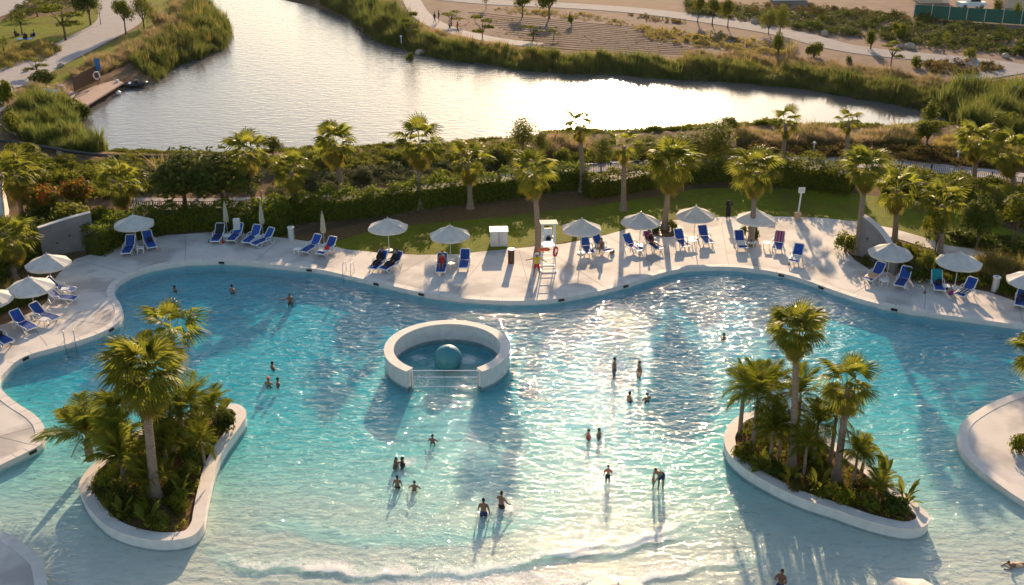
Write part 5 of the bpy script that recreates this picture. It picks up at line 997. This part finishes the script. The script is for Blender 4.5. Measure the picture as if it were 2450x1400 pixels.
for x, y, lb in ((329, 592, 'open white parasol in front of the left screen wall, apart from the others'), (127, 692, 'open white parasol nearest below the screen wall on the left deck'), (86, 752, 'open white parasol over the planting rail on the left deck'), (-14, 784, 'open parasol cut by the left border'), (931, 600, 'open white parasol above the pair in dark clothes'), (1078, 622, 'open white parasol nearest the white box'),
 (1390, 606, 'open white parasol with a round white base plate'), (1530, 588, 'open white parasol touching the round planter palm'), (1660, 571, 'open white parasol at the deck edge, topmost of the row'), (1803, 581, 'open white parasol hiding the trunk of the deck palm'), (2121, 667, 'open white parasol in front of the wedge wall'), (2283, 690, 'open white parasol in front of the planted bed at the right'), (2452, 735, 'open parasol cut by the right border')):
    KU.put(lb, P(x, y, .006), rnd.uniform(0, .7), (1.0, rnd.uniform(.97, 1.03), rnd.uniform(.97, 1.03)), 'open white parasols')
for px_, lb in (((1480, 1380), 'parasol on the beach whose top just shows at the bottom edge'), ((2203, 1386), 'parasol at the bottom edge near the boat shaped island tip')):
    q = P(*px_, 2.75); KU.put(lb, Vector((q.x, q.y, WL - .05)), .3, 1.0, 'open white parasols')
def closed_make():
    t_ = thing('closed_parasol', '', 'parasol'); b = MB(); n = 16; vs = []; fs = []
    prof = [(.03, 2.72), (.10, 2.5), (.15, 2.1), (.19, 1.6), (.23, 1.25), (.17, 1.2), (.20, 1.12)]
    for i, (r, z) in enumerate(prof):
        for k in range(n): a = 2 * math.pi * k / n; q = r * (1 if k % 2 else .62); vs.append((q * math.cos(a), q * math.sin(a), z - (.06 if k % 2 and i == 6 else 0)))
    for i in range(len(prof) - 1): fs += [(i * n + k, (i + 1) * n + k, (i + 1) * n + (k + 1) % n, i * n + (k + 1) % n) for k in range(n)]
    b.add(vs, fs + [tuple(range(n))]).build('canopy', M['canvasold'], t_, fix=True); MB().tube([(0, 0, .05), (0, 0, 2.85)], .028, 8).build('pole', M['pole'], t_); MB().lathe([(.28, 0), (.28, .06), (.06, .1), (.045, .28)], 16).build('base', M['white'], t_)
    return t_
KC = Kind(closed_make)
for x, y, lb in ((545, 562, 'closed parasol standing left of the white utility box'), (630, 566, 'closed parasol standing in front of the hedge right of the utility box'), (776, 588, 'closed cream parasol at the left end of the lawn')): KC.put(lb, P(x, y, .006), rnd.uniform(0, 1), 1.0, 'closed parasols')
def table_make():
    t_ = thing('side_table', '', 'side table'); MB().box((0, 0, .43), (.52, .52, .05)).build('table_top', M['white'], t_)
    for x in (-.21, .21):
        for y in (-.21, .21): MB().tube([(x * 1.05, y * 1.05, 0), (x, y, .41)], [.022, .03], 6).build('leg', M['white'], t_)
    return t_
KT = Kind(table_make)
for x, y, lb in ((337, 605, 'white side table between the two screen wall loungers'), (543, 575, 'white side table between the towel covered lounger and its neighbour'), (619, 578, 'white side table hidden between the upright and the sideways lounger'), (714, 608, 'white side table standing apart near the grey bin'), (1079, 643, 'white side table between the sunbather and the lone empty lounger'), (1427, 607, 'white side table before the seated woman'), (1537, 600, 'white side table under the parasol beside the round planter'), (1656, 588, 'white side table with bottles under the farthest back parasol'), (1797, 592, 'white side table beside the deck palm shrubs'), (1833, 593, 'tall legged white side table left of the purple striped towel'), (2113, 683, 'white side table beneath the wedge wall parasol'), (2262, 697, 'white side table under the bed parasol'), (108, 778, 'white side table beside the third left parasol lounger'), (158, 704, 'white side table behind the sideways loungers')):
    KT.put(lb, P(x, y, .006), rnd.uniform(0, 1.5), 1.0, 'white side tables')
def bottle(p, m, label):
    t_ = thing('bottle', label, 'bottle', p, 0, 'bottles on the tables'); MB().lathe([(.035, 0), (.035, .15), (.014, .2), (.014, .24)], 8).build('body', M[m], t_); MB().lathe([(.017, .235), (.017, .262)], 8).build('cap', M['white'], t_)
for x, y, m, lb in ((1652, 588, 'pinkcloth', 'pink bottle on the table under the farthest back parasol'), (1424, 607, 'tan', 'brown bottle on the table before the seated woman'), (1796, 592, 'navy', 'dark bottle on the table beside the deck palm')): p = P(x, y, 0); bottle(Vector((p.x, p.y, .461)), m, lb)
# bins, box, utility box, sign post
def bin_(px, m, label, r=.24, h=1.05):
    t_ = thing('litter_bin', label, 'bin', P(*px, .006)); MB().lathe([(r, 0), (r, h)], 20).build('body', M[m], t_); MB().lathe([(r * 1.14, h), (r * 1.14, h + .07), (r * .62, h + .08), (r * .62, h + .01)], 20).build('rim', M['white'], t_); MB().lathe([(r * .6, h + .012), (r * .2, h + .014)], 16).build('opening', M['black'], t_)
bin_((1223, 629), 'brown', 'brown litter bin with a white rim right of the white box'); bin_((698, 575), 'pole', 'pale grey litter bin at the hedge end of the deck'); bin_((2379, 697), 'pole', 'pale grey litter bin before the bed at the right')
t_ = thing('equipment_box', 'big white equipment box at the lawn edge', 'box', P(1194, 590, .004), .05); MB().box((0, .55, .6), (1.34, 1.1, 1.2)).build('body', M['wall'], t_, fix=False); MB().box((0, .55, 1.225), (1.42, 1.18, .05)).build('lid', M['white'], t_, fix=False); MB().box((0, -.01, .62), (.03, .03, 1.0)).build('door_gap', M['dark'], t_, fix=False)
t_ = thing('utility_box', 'white utility box on a post behind the left loungers', 'box', P(570, 566, .004)); MB().box((0, .0, 1.05), (.5, .3, .9)).build('body', M['white'], t_, fix=False); MB().box((0, 0, .3), (.2, .16, .6)).build('post', M['pole'], t_, fix=False); MB().box((0, -.155, 1.05), (.42, .02, .8)).build('door', M['pole'], t_, fix=False)
t_ = thing('sign_post', 'white sign board on a white post at the lawn edge', 'sign', P(1908, 522, .004)); MB().tube([(0, 0, 0), (.08, 0, 2.3)], .07, 10).build('post', M['white'], t_); MB().box((.08, -.06, 2.45), (.52, .06, .48)).build('board', M['white'], t_, fix=False)
MB().box((0, -.02, .25), (.5, .3, .5)).build('base_box', M['peach'], t_, fix=False); MB().box((.08, -.095, 2.48), (.36, .01, .26)).build('faded_panel', M['pole'], t_, fix=False)
t_ = thing('path_light', 'small lantern bollard by the lakeside walk beside the lone palm', 'lamp', P(627, 492, G0)); MB().tube([(0, 0, 0), (0, 0, 1.0)], .05, 8).build('post', M['dark'], t_); MB().lathe([(.05, 1.0), (.13, 1.05), (.13, 1.3), (.16, 1.32), (.02, 1.42)], 10).build('lantern', M['peach'], t_)
for x, y, lb in ((1946, 366, 'white path light between the slim palms'), (2290, 388, 'white path light in the reddish shrubs'), (960, 104, 'tiny bollard on the narrow far path')):
    t_ = thing('path_light', lb, 'lamp', P(x, y, G0), 0, 'small white path lights'); MB().tube([(0, 0, 0), (0, 0, .9)], .06, 8).build('post', M['white'], t_); MB().lathe([(.12, .9), (.17, 1.05), (.05, 1.15)], 10).build('lantern', M['white'], t_)
def ladder(px, ang, label):
    t_ = thing('pool_ladder', label, 'ladder', P(*px, .02), ang)
    for x in (-.3, .3): MB().tube([(x, .55, 0), (x, .52, .5), (x, .35, .82), (x, .1, .86), (x, -.12, .7), (x, -.2, .3), (x, -.2, -.9)], .028, 8).build('handrail', M['steel'], t_, sm=True)
    for z in (-.25, -.5, -.75): MB().box((0, -.2, z), (.6, .1, .03)).build('step', M['steel'], t_)
ladder((832, 655), R(-12), 'steel pool ladder between the two people on loungers and the swimmer'); ladder((168, 822), R(22), 'steel pool ladder on the left deck near the tall island palm')
# lifeguard chair
t_ = thing('lifeguard_chair', 'tall white lifeguard chair with a roof beside the palm trunk', 'lifeguard chair', P(1311, 644, .006), R(4))
for x in (-.5, .5):
    for y in (-.5, .5): MB().tube([(x, y, 0), (x * .9, y * .85, 2.0), (x * .85, y * .85, 3.62)], .04, 8).build('leg', M['white'], t_)
MB().box((0, 0, 3.66), (1.25, 1.25, .07), rot=Matrix.Rotation(R(-6), 3, 'X')).build('roof', M['canvas'], t_); MB().box((0, 0, 1.95), (.95, .9, .06)).build('platform', M['white'], t_); MB().box((0, .05, 2.28), (.6, .5, .06)).build('seat', M['white'], t_); MB().box((0, .32, 2.68), (.6, .06, .8), rot=Matrix.Rotation(R(-10), 3, 'X')).build('backrest', M['white'], t_)
for x in (-.34, .34): MB().tube([(x, .3, 2.5), (x, -.2, 2.55), (x, -.22, 2.25)], .03, 6).build('armrest', M['white'], t_)
for k in range(5): MB().tube([(-.44, -.5 + .02 * k, .3 + .36 * k), (.44, -.5 + .02 * k, .3 + .36 * k)], .03, 6).build('rung', M['white'], t_)
MB().tube([(-.55, -.6, .05), (.55, -.6, .05), (.55, .6, .05), (-.55, .6, .05)], .045, 6, closed=True).build('base_frame', M['white'], t_)
b0 = P(1311, 644, 0)
t_ = thing('rescue_buoy', 'orange rescue float hanging on the lifeguard chair', 'rescue float', b0 + Vector((-.3, -.52, 1.75))); MB().tube([(-.4, 0, 0), (-.3, -.02, .02), (.3, -.02, .02), (.4, 0, 0)], [.06, .12, .12, .06], 10).build('float', M['orange'], t_, sm=True); MB().tube([(-.2, 0, .1), (0, .06, .3), (.2, 0, .1)], .015, 6).build('strap', M['white'], t_)
t_ = thing('life_ring', 'red and white life ring hung on the side of the lifeguard chair', 'life ring', b0 + Vector((.52, -.4, 1.55)), R(60)); MB().tube([(.3 * math.cos(a), 0, .32 * math.sin(a)) for a in [2 * math.pi * k / 18 for k in range(18)]], .07, 8, closed=True).build('ring', M['red'], t_, sm=True); MB().tube([(.3 * math.cos(a), -.012, .32 * math.sin(a)) for a in (-.3, 0, .3)], .075, 8).build('band', M['white'], t_)
bag(b0 + Vector((.0, -.1, 2.32)), 'blackcloth', 'black backpack on the lifeguard chair seat', .2)

# bicycles
def bike_make():
    t_ = thing('bicycle', '', 'bicycle')
    for x in (-.52, .52):
        w = MB().tube([(x + .33 * math.cos(a), 0, .34 + .33 * math.sin(a)) for a in [2 * math.pi * k / 20 for k in range(20)]], .022, 6, closed=True).build('wheel', M['black'], t_); m_ = MB()
        for k in range(8): a = math.pi * k / 4; m_.tube([(x, 0, .34), (x + .32 * math.cos(a), 0, .34 + .32 * math.sin(a))], .005, 3)
        m_.build('spokes', M['steel'], w)
    m_ = MB(); A_, B_, C_, D_, E_ = (-.52, 0, .34), (-.1, 0, .32), (-.2, 0, .78), (.36, 0, .78), (.52, 0, .34)
    for a, b in ((A_, B_), (A_, C_), (B_, C_), (B_, D_), (C_, D_), (D_, E_)): m_.tube([a, b], .02, 6)
    m_.build('frame', M['dark'], t_); MB().tube([(-.22, 0, .78), (-.24, 0, .9)], .016, 6).build('seat_post', M['steel'], t_); MB().box((-.25, 0, .92), (.26, .13, .06)).build('saddle', M['black'], t_); MB().tube([(.36, 0, .78), (.34, 0, .98)], .016, 6).build('stem', M['steel'], t_); MB().tube([(.30, -.28, 1.0), (.36, -.1, 1.0), (.36, .1, 1.0), (.30, .28, 1.0)], .014, 6).build('handlebar', M['dark'], t_)
    for s in (-1, 1): MB().box((-.1, s * .12, .24 + s * .1), (.1, .08, .02)).build('pedal', M['black'], t_)
    return t_
KBK = Kind(bike_make)
for x, y, a, lb in ((284, 500, 75, 'parked bicycle left of the squat palm'), (316, 500, 80, 'parked bicycle right of the squat palm'), (1099, 81, 60, 'bicycle pushed by the pink walker on the far path')): KBK.put(lb, P(x, y, G0 + .06), R(a), 1.0, 'bicycles')

# ---------------------------------------------------------------- people
DG = None
def remesh(b, vox, name, m):
    me_ = b.mesh(name, None); o = bpy.data.objects.new('work', me_); COL.objects.link(o); r = o.modifiers.new('r', 'REMESH'); r.mode = 'VOXEL'; r.voxel_size = vox
    s = o.modifiers.new('s', 'SMOOTH'); s.factor = .5; s.iterations = 4
    dg = bpy.context.evaluated_depsgraph_get(); n = bpy.data.meshes.new_from_object(o.evaluated_get(dg)); bpy.data.objects.remove(o); bpy.data.meshes.remove(me_)
    n.name = name; n.materials.clear(); n.materials.append(m); n.polygons.foreach_set('use_smooth', [True] * len(n.polygons)); return n
def cap(b, p, q, r0, r1, n=10):
    p, q = Vector(p), Vector(q); d = (q - p).normalized(); b.tube([p - d * r0 * .6, p, q, q + d * r1 * .6], [r0 * .6, r0, r1, r1 * .6], n)
def J(**k):
    d = dict(pel=(0, 0, .94), che=(0, .01, 1.30), nec=(0, .015, 1.47), hea=(0, -.01, 1.63), sL=(-.18, .01, 1.41), sR=(.18, .01, 1.41), eL=(-.26, .03, 1.14), eR=(.26, .03, 1.14), hL=(-.28, -.05, .90), hR=(.28, -.05, .90), pL=(-.09, 0, .91), pR=(.09, 0, .91), kL=(-.11, -.03, .50), kR=(.11, -.03, .50), aL=(-.12, .02, .09), aR=(.12, .02, .09), tL=(-.14, -.13, .035), tR=(.14, -.13, .035), face=(0, -1, 0))
    d.update(k); return {a: Vector(v) for a, v in d.items()}
POSE = dict(stand=J(), arms_out=J(eL=(-.45, -.02, 1.36), hL=(-.68, -.05, 1.33), eR=(.42, -.02, 1.26), hR=(.62, -.08, 1.16), kL=(-.17, -.02, .5), aL=(-.22, .02, .09), tL=(-.27, -.12, .035), kR=(.15, -.02, .5), aR=(.2, .02, .09), tR=(.26, -.12, .035)),
 point=J(eL=(-.44, -.06, 1.40), hL=(-.68, -.10, 1.42), eR=(.30, -.14, 1.22), hR=(.1, -.34, 1.2)), wade=J(eL=(-.34, -.06, 1.2), hL=(-.42, -.22, 1.05), eR=(.34, -.06, 1.2), hR=(.42, -.22, 1.05)), phone=J(eL=(-.26, -.1, 1.18), hL=(-.08, -.28, 1.38), eR=(.26, -.1, 1.18), hR=(.08, -.28, 1.38)),
 bend=J(che=(-.20, -.16, 1.16), nec=(-.32, -.24, 1.26), hea=(-.40, -.32, 1.36), sL=(-.42, -.14, 1.18), sR=(-.16, -.30, 1.22), eL=(-.46, -.28, .95), hL=(-.48, -.36, .74), eR=(-.30, -.42, .98), hR=(-.44, -.44, .76), face=(-.4, -.8, -.4)),
 sit=J(pel=(0, 0, .10), che=(0, .03, .46), nec=(0, .02, .63), hea=(0, -.02, .79), sL=(-.18, .02, .57), sR=(.18, .02, .57), eL=(-.26, -.08, .34), hL=(-.18, -.30, .24), eR=(.26, -.08, .34), hR=(.18, -.30, .24), pL=(-.09, -.02, .10), pR=(.09, -.02, .10), kL=(-.24, -.34, .26), kR=(.24, -.34, .26), aL=(-.08, -.42, .07), aR=(.08, -.46, .07), tL=(.05, -.46, .05), tR=(-.05, -.5, .05)),
 seated=J(pel=(0, 0, .46), che=(0, -.03, .82), nec=(0, -.06, .99), hea=(0, -.10, 1.15), sL=(-.17, -.03, .93), sR=(.17, -.03, .93), eL=(-.24, -.16, .70), hL=(-.12, -.40, .62), eR=(.24, -.16, .70), hR=(.12, -.40, .62), pL=(-.09, -.02, .46), pR=(.09, -.02, .46), kL=(-.10, -.44, .48), kR=(.10, -.44, .48), aL=(-.10, -.46, .09), aR=(.10, -.44, .09), tL=(-.11, -.60, .035), tR=(.11, -.58, .035)),
 recline=J(pel=(0, .12, .52), che=(0, .44, .84), nec=(0, .56, .99), hea=(0, .62, 1.16), sL=(-.18, .48, .95), sR=(.18, .48, .95), eL=(-.26, .30, .70), hL=(-.16, .06, .66), eR=(.26, .30, .70), hR=(.16, .06, .66), pL=(-.09, .08, .50), pR=(.09, .08, .50), kL=(-.11, -.34, .60), kR=(.11, -.34, .54), aL=(-.1, -.74, .46), aR=(.1, -.78, .45), tL=(-.11, -.82, .56), tR=(.12, -.86, .55)),
 prone=J(pel=(0, 0, .12), che=(0, -.34, .16), nec=(0, -.50, .22), hea=(0, -.60, .34), sL=(-.18, -.44, .17), sR=(.18, -.44, .17), eL=(-.30, -.58, .08), hL=(-.2, -.80, .06), eR=(.30, -.58, .08), hR=(.2, -.80, .06), pL=(-.09, .04, .11), pR=(.09, .04, .11), kL=(-.11, .46, .09), kR=(.11, .46, .09), aL=(-.12, .86, .09), aR=(.12, .86, .09), tL=(-.12, .98, .05), tR=(.12, .98, .05)),
 walk=J(kL=(-.09, -.18, .52), aL=(-.09, -.26, .09), tL=(-.09, -.40, .05), kR=(.09, .06, .50), aR=(.09, .30, .14), tR=(.09, .20, .04), eL=(-.25, .10, 1.16), hL=(-.25, .16, .92), eR=(.25, -.06, 1.16), hR=(.25, -.22, .96)))
HIP_FIX = {}
def hand(b, w, d, pn, s=1):
    """palm, four bent fingers of different lengths and a thumb leaving the side of the palm"""
    d = d.normalized(); x = d.cross(pn); x = x.normalized() if x.length > 1e-3 else Vector((1, 0, 0)); y = x.cross(d).normalized()
    b.ball(w + d * .045, (.040, .016, .05), 8, 6, rot=Matrix((x, y, d)).transposed())
    for i, l in enumerate((.062, .075, .07, .054)):
        r = w + d * .088 + x * (.028 - .019 * i); m1 = r + d * l * .5 + y * .004; b.tube([r - d * .02, r, m1, m1 + d * l * .4 + y * .018], [.009, .0088, .008, .006], 6)
    r = w + d * .03 + x * .036; b.tube([r - x * .01, r + x * .02 + d * .02, r + x * .03 + d * .052], [.0105, .010, .007], 6)
CACHE = {}
def body_meshes(pose, skin, hairm, long_hair):
    key = (pose, skin, hairm, long_hair)
    if key in CACHE: return CACHE[key]
    j = POSE[pose]; b = MB(); up = (j['che'] - j['pel']).normalized()
    cap(b, j['pL'], j['pR'], .115, .115); cap(b, j['pel'] - up * .02, j['pel'] + (j['che'] - j['pel']) * .45, .135, .118, 12); cap(b, j['pel'] + (j['che'] - j['pel']) * .4, j['che'], .12, .145, 12); cap(b, j['sL'].lerp(j['sR'], .12), j['sL'].lerp(j['sR'], .88), .085, .085); cap(b, j['che'], j['nec'], .12, .07); cap(b, j['nec'] - up * .02, j['hea'], .055, .06)
    f = j['face'].normalized(); hd = j['hea'] + Vector((0, 0, .03)); b.ball(hd, (.076, .092, .115), 14, 10); b.ball(hd + f * .02 - Vector((0, 0, .055)), (.058, .066, .06), 10, 8)
    b.ball(hd + f * .094 - Vector((0, 0, .015)), (.014, .02, .022), 6, 5); sd_ = f.cross(Vector((0, 0, 1))).normalized()
    for s in (-1, 1): b.ball(hd + sd_ * s * .078, (.014, .02, .03), 6, 5)
    for s in 'LR':
        cap(b, j['s' + s], j['e' + s], .054, .042); cap(b, j['e' + s], j['h' + s], .042, .029); cap(b, j['p' + s], j['k' + s], .088, .06, 12); cap(b, j['k' + s], j['k' + s].lerp(j['a' + s], .35), .055, .058); cap(b, j['k' + s].lerp(j['a' + s], .3), j['a' + s], .058, .036); cap(b, j['a' + s] + (j['a' + s] - j['t' + s]) * .25, j['t' + s], .038, .03)
    bd = remesh(b, .020, 'body', M[skin])
    hb = MB()
    for s in 'LR': hand(hb, j['h' + s], j['h' + s] - j['e' + s], f, 1)
    hm = hb.mesh('hands', M[skin], True); bm = bmesh.new(); bm.from_mesh(bd); bm.from_mesh(hm)
    for fc in bm.faces: fc.smooth = True
    bm.to_mesh(bd); bm.free()
    h = MB(); back = -f; h.ball(hd + Vector((0, 0, .022)) + back * .014, (.084, .098, .112), 12, 8)
    if long_hair: cap(h, hd + back * .06, j['nec'] + back * .09 - Vector((0, 0, .12)), .075, .05)
    hm_ = remesh(h, .024, 'hair', M[hairm])
    bm = bmesh.new(); bm.from_mesh(hm_); bmesh.ops.delete(bm, geom=[v for v in bm.verts if (v.co - hd).dot(f) > .045 and v.co.z < hd.z + .055], context='VERTS'); bm.to_mesh(hm_); bm.free()
    e = MB()
    for s in (-1, 1): e.ball(hd + f * .082 + sd_ * s * .03 + Vector((0, 0, .012)), .010, 6, 4)
    e.ball(hd + f * .082 - Vector((0, 0, .06)), (.020, .008, .005), 6, 4)
    CACHE[key] = (bd, hm_, e.mesh('face', M['eye'])); return CACHE[key]
def cloth(pose, what):
    j = POSE[pose]; b = MB(); up = (j['che'] - j['pel']).normalized(); key = ('c', pose, what)
    if key in CACHE: return CACHE[key]
    if what == 'shorts':
        cap(b, j['pL'], j['pR'], .13, .13); cap(b, j['pel'] - up * .03, j['pel'] + up * .10, .148, .135, 12)
        for s in 'LR': cap(b, j['p' + s], j['p' + s].lerp(j['k' + s], .62), .105, .09, 12)
    elif what in ('shirt', 'rash'):
        cap(b, j['pel'] + up * .04, j['che'], .138, .162, 12); cap(b, j['sL'].lerp(j['sR'], .08), j['sL'].lerp(j['sR'], .92), .098, .098); cap(b, j['che'], j['che'].lerp(j['nec'], .6), .13, .08)
        for s in 'LR': cap(b, j['s' + s], j['s' + s].lerp(j['e' + s], .75 if what == 'shirt' else 1), .069, .062)
        if what == 'rash':
            for s in 'LR': cap(b, j['e' + s], j['e' + s].lerp(j['h' + s], .85), .055, .042)
    elif what == 'robe':
        cap(b, j['pel'] - up * .02, j['che'], .165, .172, 12); cap(b, j['sL'], j['sR'], .10, .10); cap(b, j['che'], j['nec'], .13, .075)
        for s in 'LR': cap(b, j['s' + s], j['e' + s], .078, .07); cap(b, j['e' + s], j['e' + s].lerp(j['h' + s], .85), .068, .055); cap(b, j['p' + s], j['k' + s], .125, .11, 12); cap(b, j['k' + s], j['k' + s].lerp(j['a' + s], .85), .11, .10, 12)
    elif what == 'swimsuit':
        cap(b, j['pL'], j['pR'], .124, .124); cap(b, j['pel'] - up * .02, j['che'], .142, .156, 12)
    CACHE[key] = remesh(b, .022, dict(rash='swim_shirt').get(what, what), None) if False else b
    return b
def person(p, rz, pose, label, skin='skin', hair='hair', wear=(), sc=1.0, long_hair=False, extra=None):
    t_ = thing('person', label, 'person', p, rz, None, sc); bd, hm_, fm = body_meshes(pose, skin, hair, long_hair)
    obj('body', bd, t_); obj('hair', hm_, t_); obj('face', fm, t_)
    for what, m in wear:
        k = ('cm', pose, what, m)
        if k not in CACHE: CACHE[k] = remesh(cloth(pose, what), .022, what, M[m])
        obj(dict(rash='swim_shirt').get(what, what), CACHE[k], t_)
    if extra: extra(t_, POSE[pose])
    return t_
def wader(px, py, vis, pose, label, rz=0.0, sc=1.0, z0=None, **k):
    """stands in the pool so that about vis metres show above the water"""
    p = P(px, py, WL); H = {'prone': .46}.get(pose, 1.755) * sc; p.z = WL - (H - vis); t_ = person(p, rz, pose, label, sc=sc, **k); zw = (WL - p.z) / sc      # below the surface the body looks as shortened as the floor looks raised
    for ch in t_.children:
        m_ = ch.data.copy(); ch.data = m_; co = np.empty(len(m_.vertices) * 3, np.float32); m_.vertices.foreach_get('co', co); co = co.reshape(-1, 3); u = co[:, 2] < zw
        co[u, 2] = zw - (zw - co[u, 2]) * (.40 if vis > .55 else .24); m_.vertices.foreach_set('co', co.ravel()); m_.update()
def redcap(t_, j): MB().lathe([(.105, 0), (.108, .05), (.07, .10), (.01, .115)], 14, c=j['hea'] + Vector((0, 0, .06))).build('cap', M['orange'], t_, sm=True)
def bands(t_, j):
    for s in 'LR': q = j['s' + s].lerp(j['e' + s], .55); d = (j['e' + s] - j['s' + s]).normalized(); MB().tube([q - d * .07, q - d * .05, q + d * .05, q + d * .07], [.05, .085, .085, .05], 10).build('armband', M['red'], t_, sm=True)
SH = lambda m: (('shorts', m),)
wader(418, 692, .27, 'wade', 'swimmer with only the head out, nearest the deep left wall', 2.5, skin='tan')
wader(556, 698, .54, 'wade', 'bare backed swimmer out to the waist in the deep left part', 2.7, wear=SH('navy'))
wader(694, 722, .62, 'point', 'swimmer stretching one arm to the left near the ladder', .3, skin='tan', wear=SH('navy'))
wader(652, 878, .36, 'wade', 'lone head behind the pair of swimmers left of the basin', 2.2, skin='tan')
wader(643, 920, .46, 'wade', 'swimmer with an orange cap left of the basin', 2.8, extra=redcap)
wader(665, 918, .40, 'wade', 'dark haired swimmer facing the orange capped one', -1.3, skin='tan')
wader(1163, 910, .38, 'wade', 'child swimming at the right end of the horseshoe wall', 1.2, .85, skin='tan')
wader(1732, 806, .25, 'wade', 'single head far out in the glittering water', .5, skin='tan')
wader(1469, 896, 1.15, 'stand', 'tall man standing out to the thighs in the glitter, left of another', 1.4, 1.02, skin='tan', wear=SH('navy'))
wader(1529, 896, .9, 'stand', 'person dissolved in the bright glitter right of the tall man', -1.2, skin='skin', wear=SH('peach'))
wader(1506, 956, .52, 'wade', 'left of two bathers chatting chest deep in the glitter', 2.0, wear=SH('navy'))
wader(1548, 956, .48, 'wade', 'right of two bathers chatting chest deep in the glitter', 3.6, wear=SH('navy'))
wader(1408, 1047, .52, 'wade', 'left bather of the pair holding arms in mid pool', -1.2, .9, wear=(('swimsuit', 'red'),))
wader(1433, 1044, .5, 'wade', 'right bather of the pair holding arms in mid pool', 1.2, .9, skin='tan', wear=SH('navy'))
wader(1035, 1056, .42, 'wade', 'lone child bathing below the basin railing', 2.9, .85, skin='tan')
wader(948, 1112, .42, 'wade', 'dark haired bather of the splashing pair, left one', 1.0, skin='tan', long_hair=True)
wader(963, 1112, .46, 'wade', 'dark haired bather of the splashing pair, right one', -1.4, skin='tan', wear=(('rash', 'blackcloth'),))
wader(951, 1163, .62, 'stand', 'boy seen from behind below the splashing pair', 3.1, .85, skin='tan', wear=SH('blackcloth'))
wader(992, 1170, .48, 'wade', 'boy with raised elbows right of the one below the splashing pair', 3.0, .85, skin='tan', wear=SH('blackcloth'))
wader(1157, 1232, .95, 'stand', 'child standing waist deep nearest the breaking wave', 3.1, 1.0, skin='tan', wear=SH('navy'))
wader(1200, 1214, .92, 'wade', 'child in the splash right of the one nearest the wave', 2.4, 1.0, skin='tan', wear=SH('blackcloth'))
wader(1454, 1150, .92, 'stand', 'small child wearing red arm bands in shallow water', 3.1, .72, wear=SH('blackcloth'), extra=bands)
p = P(1580, 1172, WL - .22); person(p, .1, 'bend', 'man in navy trunks bending down to a toddler in the shallows', 'skin', wear=SH('navy'))
p = P(1562, 1172, WL - .22); person(p, 1.3, 'stand', 'toddler held by the bending man, orange swim shirt', 'skin', wear=(('shirt', 'orange'), ('shorts', 'tealcloth')), sc=.52)
wader(1866, 1412, 1.1, 'phone', 'person at the bottom edge raising hands near the wash', -.6, 1.0, skin='tan', wear=SH('navy'))
p = P(2432, 1356, WL - .06); person(p, R(-82), 'prone', 'child lying on its front in the shallow right corner', 'skin', wear=SH('peach'), sc=.75)
person(P(1284, 661, .006), .1, 'arms_out', 'lifeguard in yellow shirt and red shorts with arms spread', 'tan', wear=(('shirt', 'yellow'), ('shorts', 'red')), extra=lambda t_, j: MB().lathe([(.16, 0), (.10, .01), (.098, .07), (.02, .10)], 14, c=j['hea'] + Vector((0, 0, .10))).build('sun_hat', M['whitecloth'], t_, sm=True))
person(P(1741, 522, .006), .2, 'phone', 'man in black clothes photographing at the deck edge', 'tan', wear=(('robe', 'blackcloth'),))
def lg(i, pose, label, loc=(0, 0, 0), turn=0.0, **k): p, rz = LP[i]; person(p + Matrix.Rotation(rz, 3, 'Z') @ Vector(loc), rz + turn, pose, label, **k)
lg(8, 'recline', 'woman in plum headscarf and black robe reclining, left of the pair', wear=(('robe', 'blackcloth'),), hair='purple', long_hair=True, skin='skin')
lg(9, 'recline', 'woman in black robe reclining, right of the pair', wear=(('robe', 'blackcloth'),), hair='navy', long_hair=True)
lg(10, 'recline', 'sunbather in red swimsuit reclining near the white box', wear=(('swimsuit', 'red'),), hair='hair')
lg(15, 'recline', 'sunbather in dark swimsuit on the purple towel', wear=(('swimsuit', 'blackcloth'),), skin='tan')
lg(13, 'seated', 'woman with long brown hair seated on the lounger edge', loc=(-.25, -.45, 0), turn=R(-70), wear=(('swimsuit', 'tan'),), hair='brownhair', long_hair=True)
for x, y, m, lb, r in ((38, 86, 'blackcloth', 'picnicker in black sitting at the left of the lawn group', 1.3), (62, 92, 'blackcloth', 'picnicker with white headscarf sitting in the middle of the lawn group', .1), (82, 87, 'navy', 'picnicker in dark blue sitting at the right of the lawn group', -1.2)):
    person(P(x, y, G0 + .03), r, 'sit', lb, wear=(('robe', m),), hair='whitecloth' if 'white' in lb else 'hair', sc=1.05)
o_ = MB().box((0, 0, .02), (2.2, 1.6, .03)).build('picnic_blanket', M['bluesign'], None, loc=P(60, 93, G0 + .03)); tag(o_, 'blue picnic blanket under the lawn group', 'blanket')
for x, y, m, lb, r, q in ((1040, 56, 'blackcloth', 'walker in dark clothes at the left of the far path', 1.2, 'walk'), (1050, 52, 'navy', 'walker in blue beside the darkest far path walker', -1.6, 'stand'), (1076, 76, 'peach', 'walker in tan clothes on the far path', 1.4, 'walk'), (1095, 80, 'red', 'cyclist dressed in pink red pushing a bicycle on the far path', 1.4, 'walk')):
    person(P(x, y, G0 + .06), r, q, lb, 'tan', wear=(('shirt', m), ('shorts', 'navy')))

# ---------------------------------------------------------------- haze of the low sun
hz_ = bpy.data.materials.new('warm_haze'); t, N, L = nt(hz_); out = N.new('ShaderNodeOutputMaterial'); pv = N.new('ShaderNodeVolumePrincipled')
pv.inputs['Color'].default_value = (.95, .90, .85, 1); pv.inputs['Density'].default_value = .00002; pv.inputs['Anisotropy'].default_value = .55; L.new(pv.outputs[0], out.inputs['Volume'])
o_ = MB().box((0, 1050, 14.5), (3900, 3400, 39)).build('haze', hz_, None); o_['kind'] = 'stuff'; o_['label'] = 'thin warm haze in the evening air'; o_['category'] = 'haze'
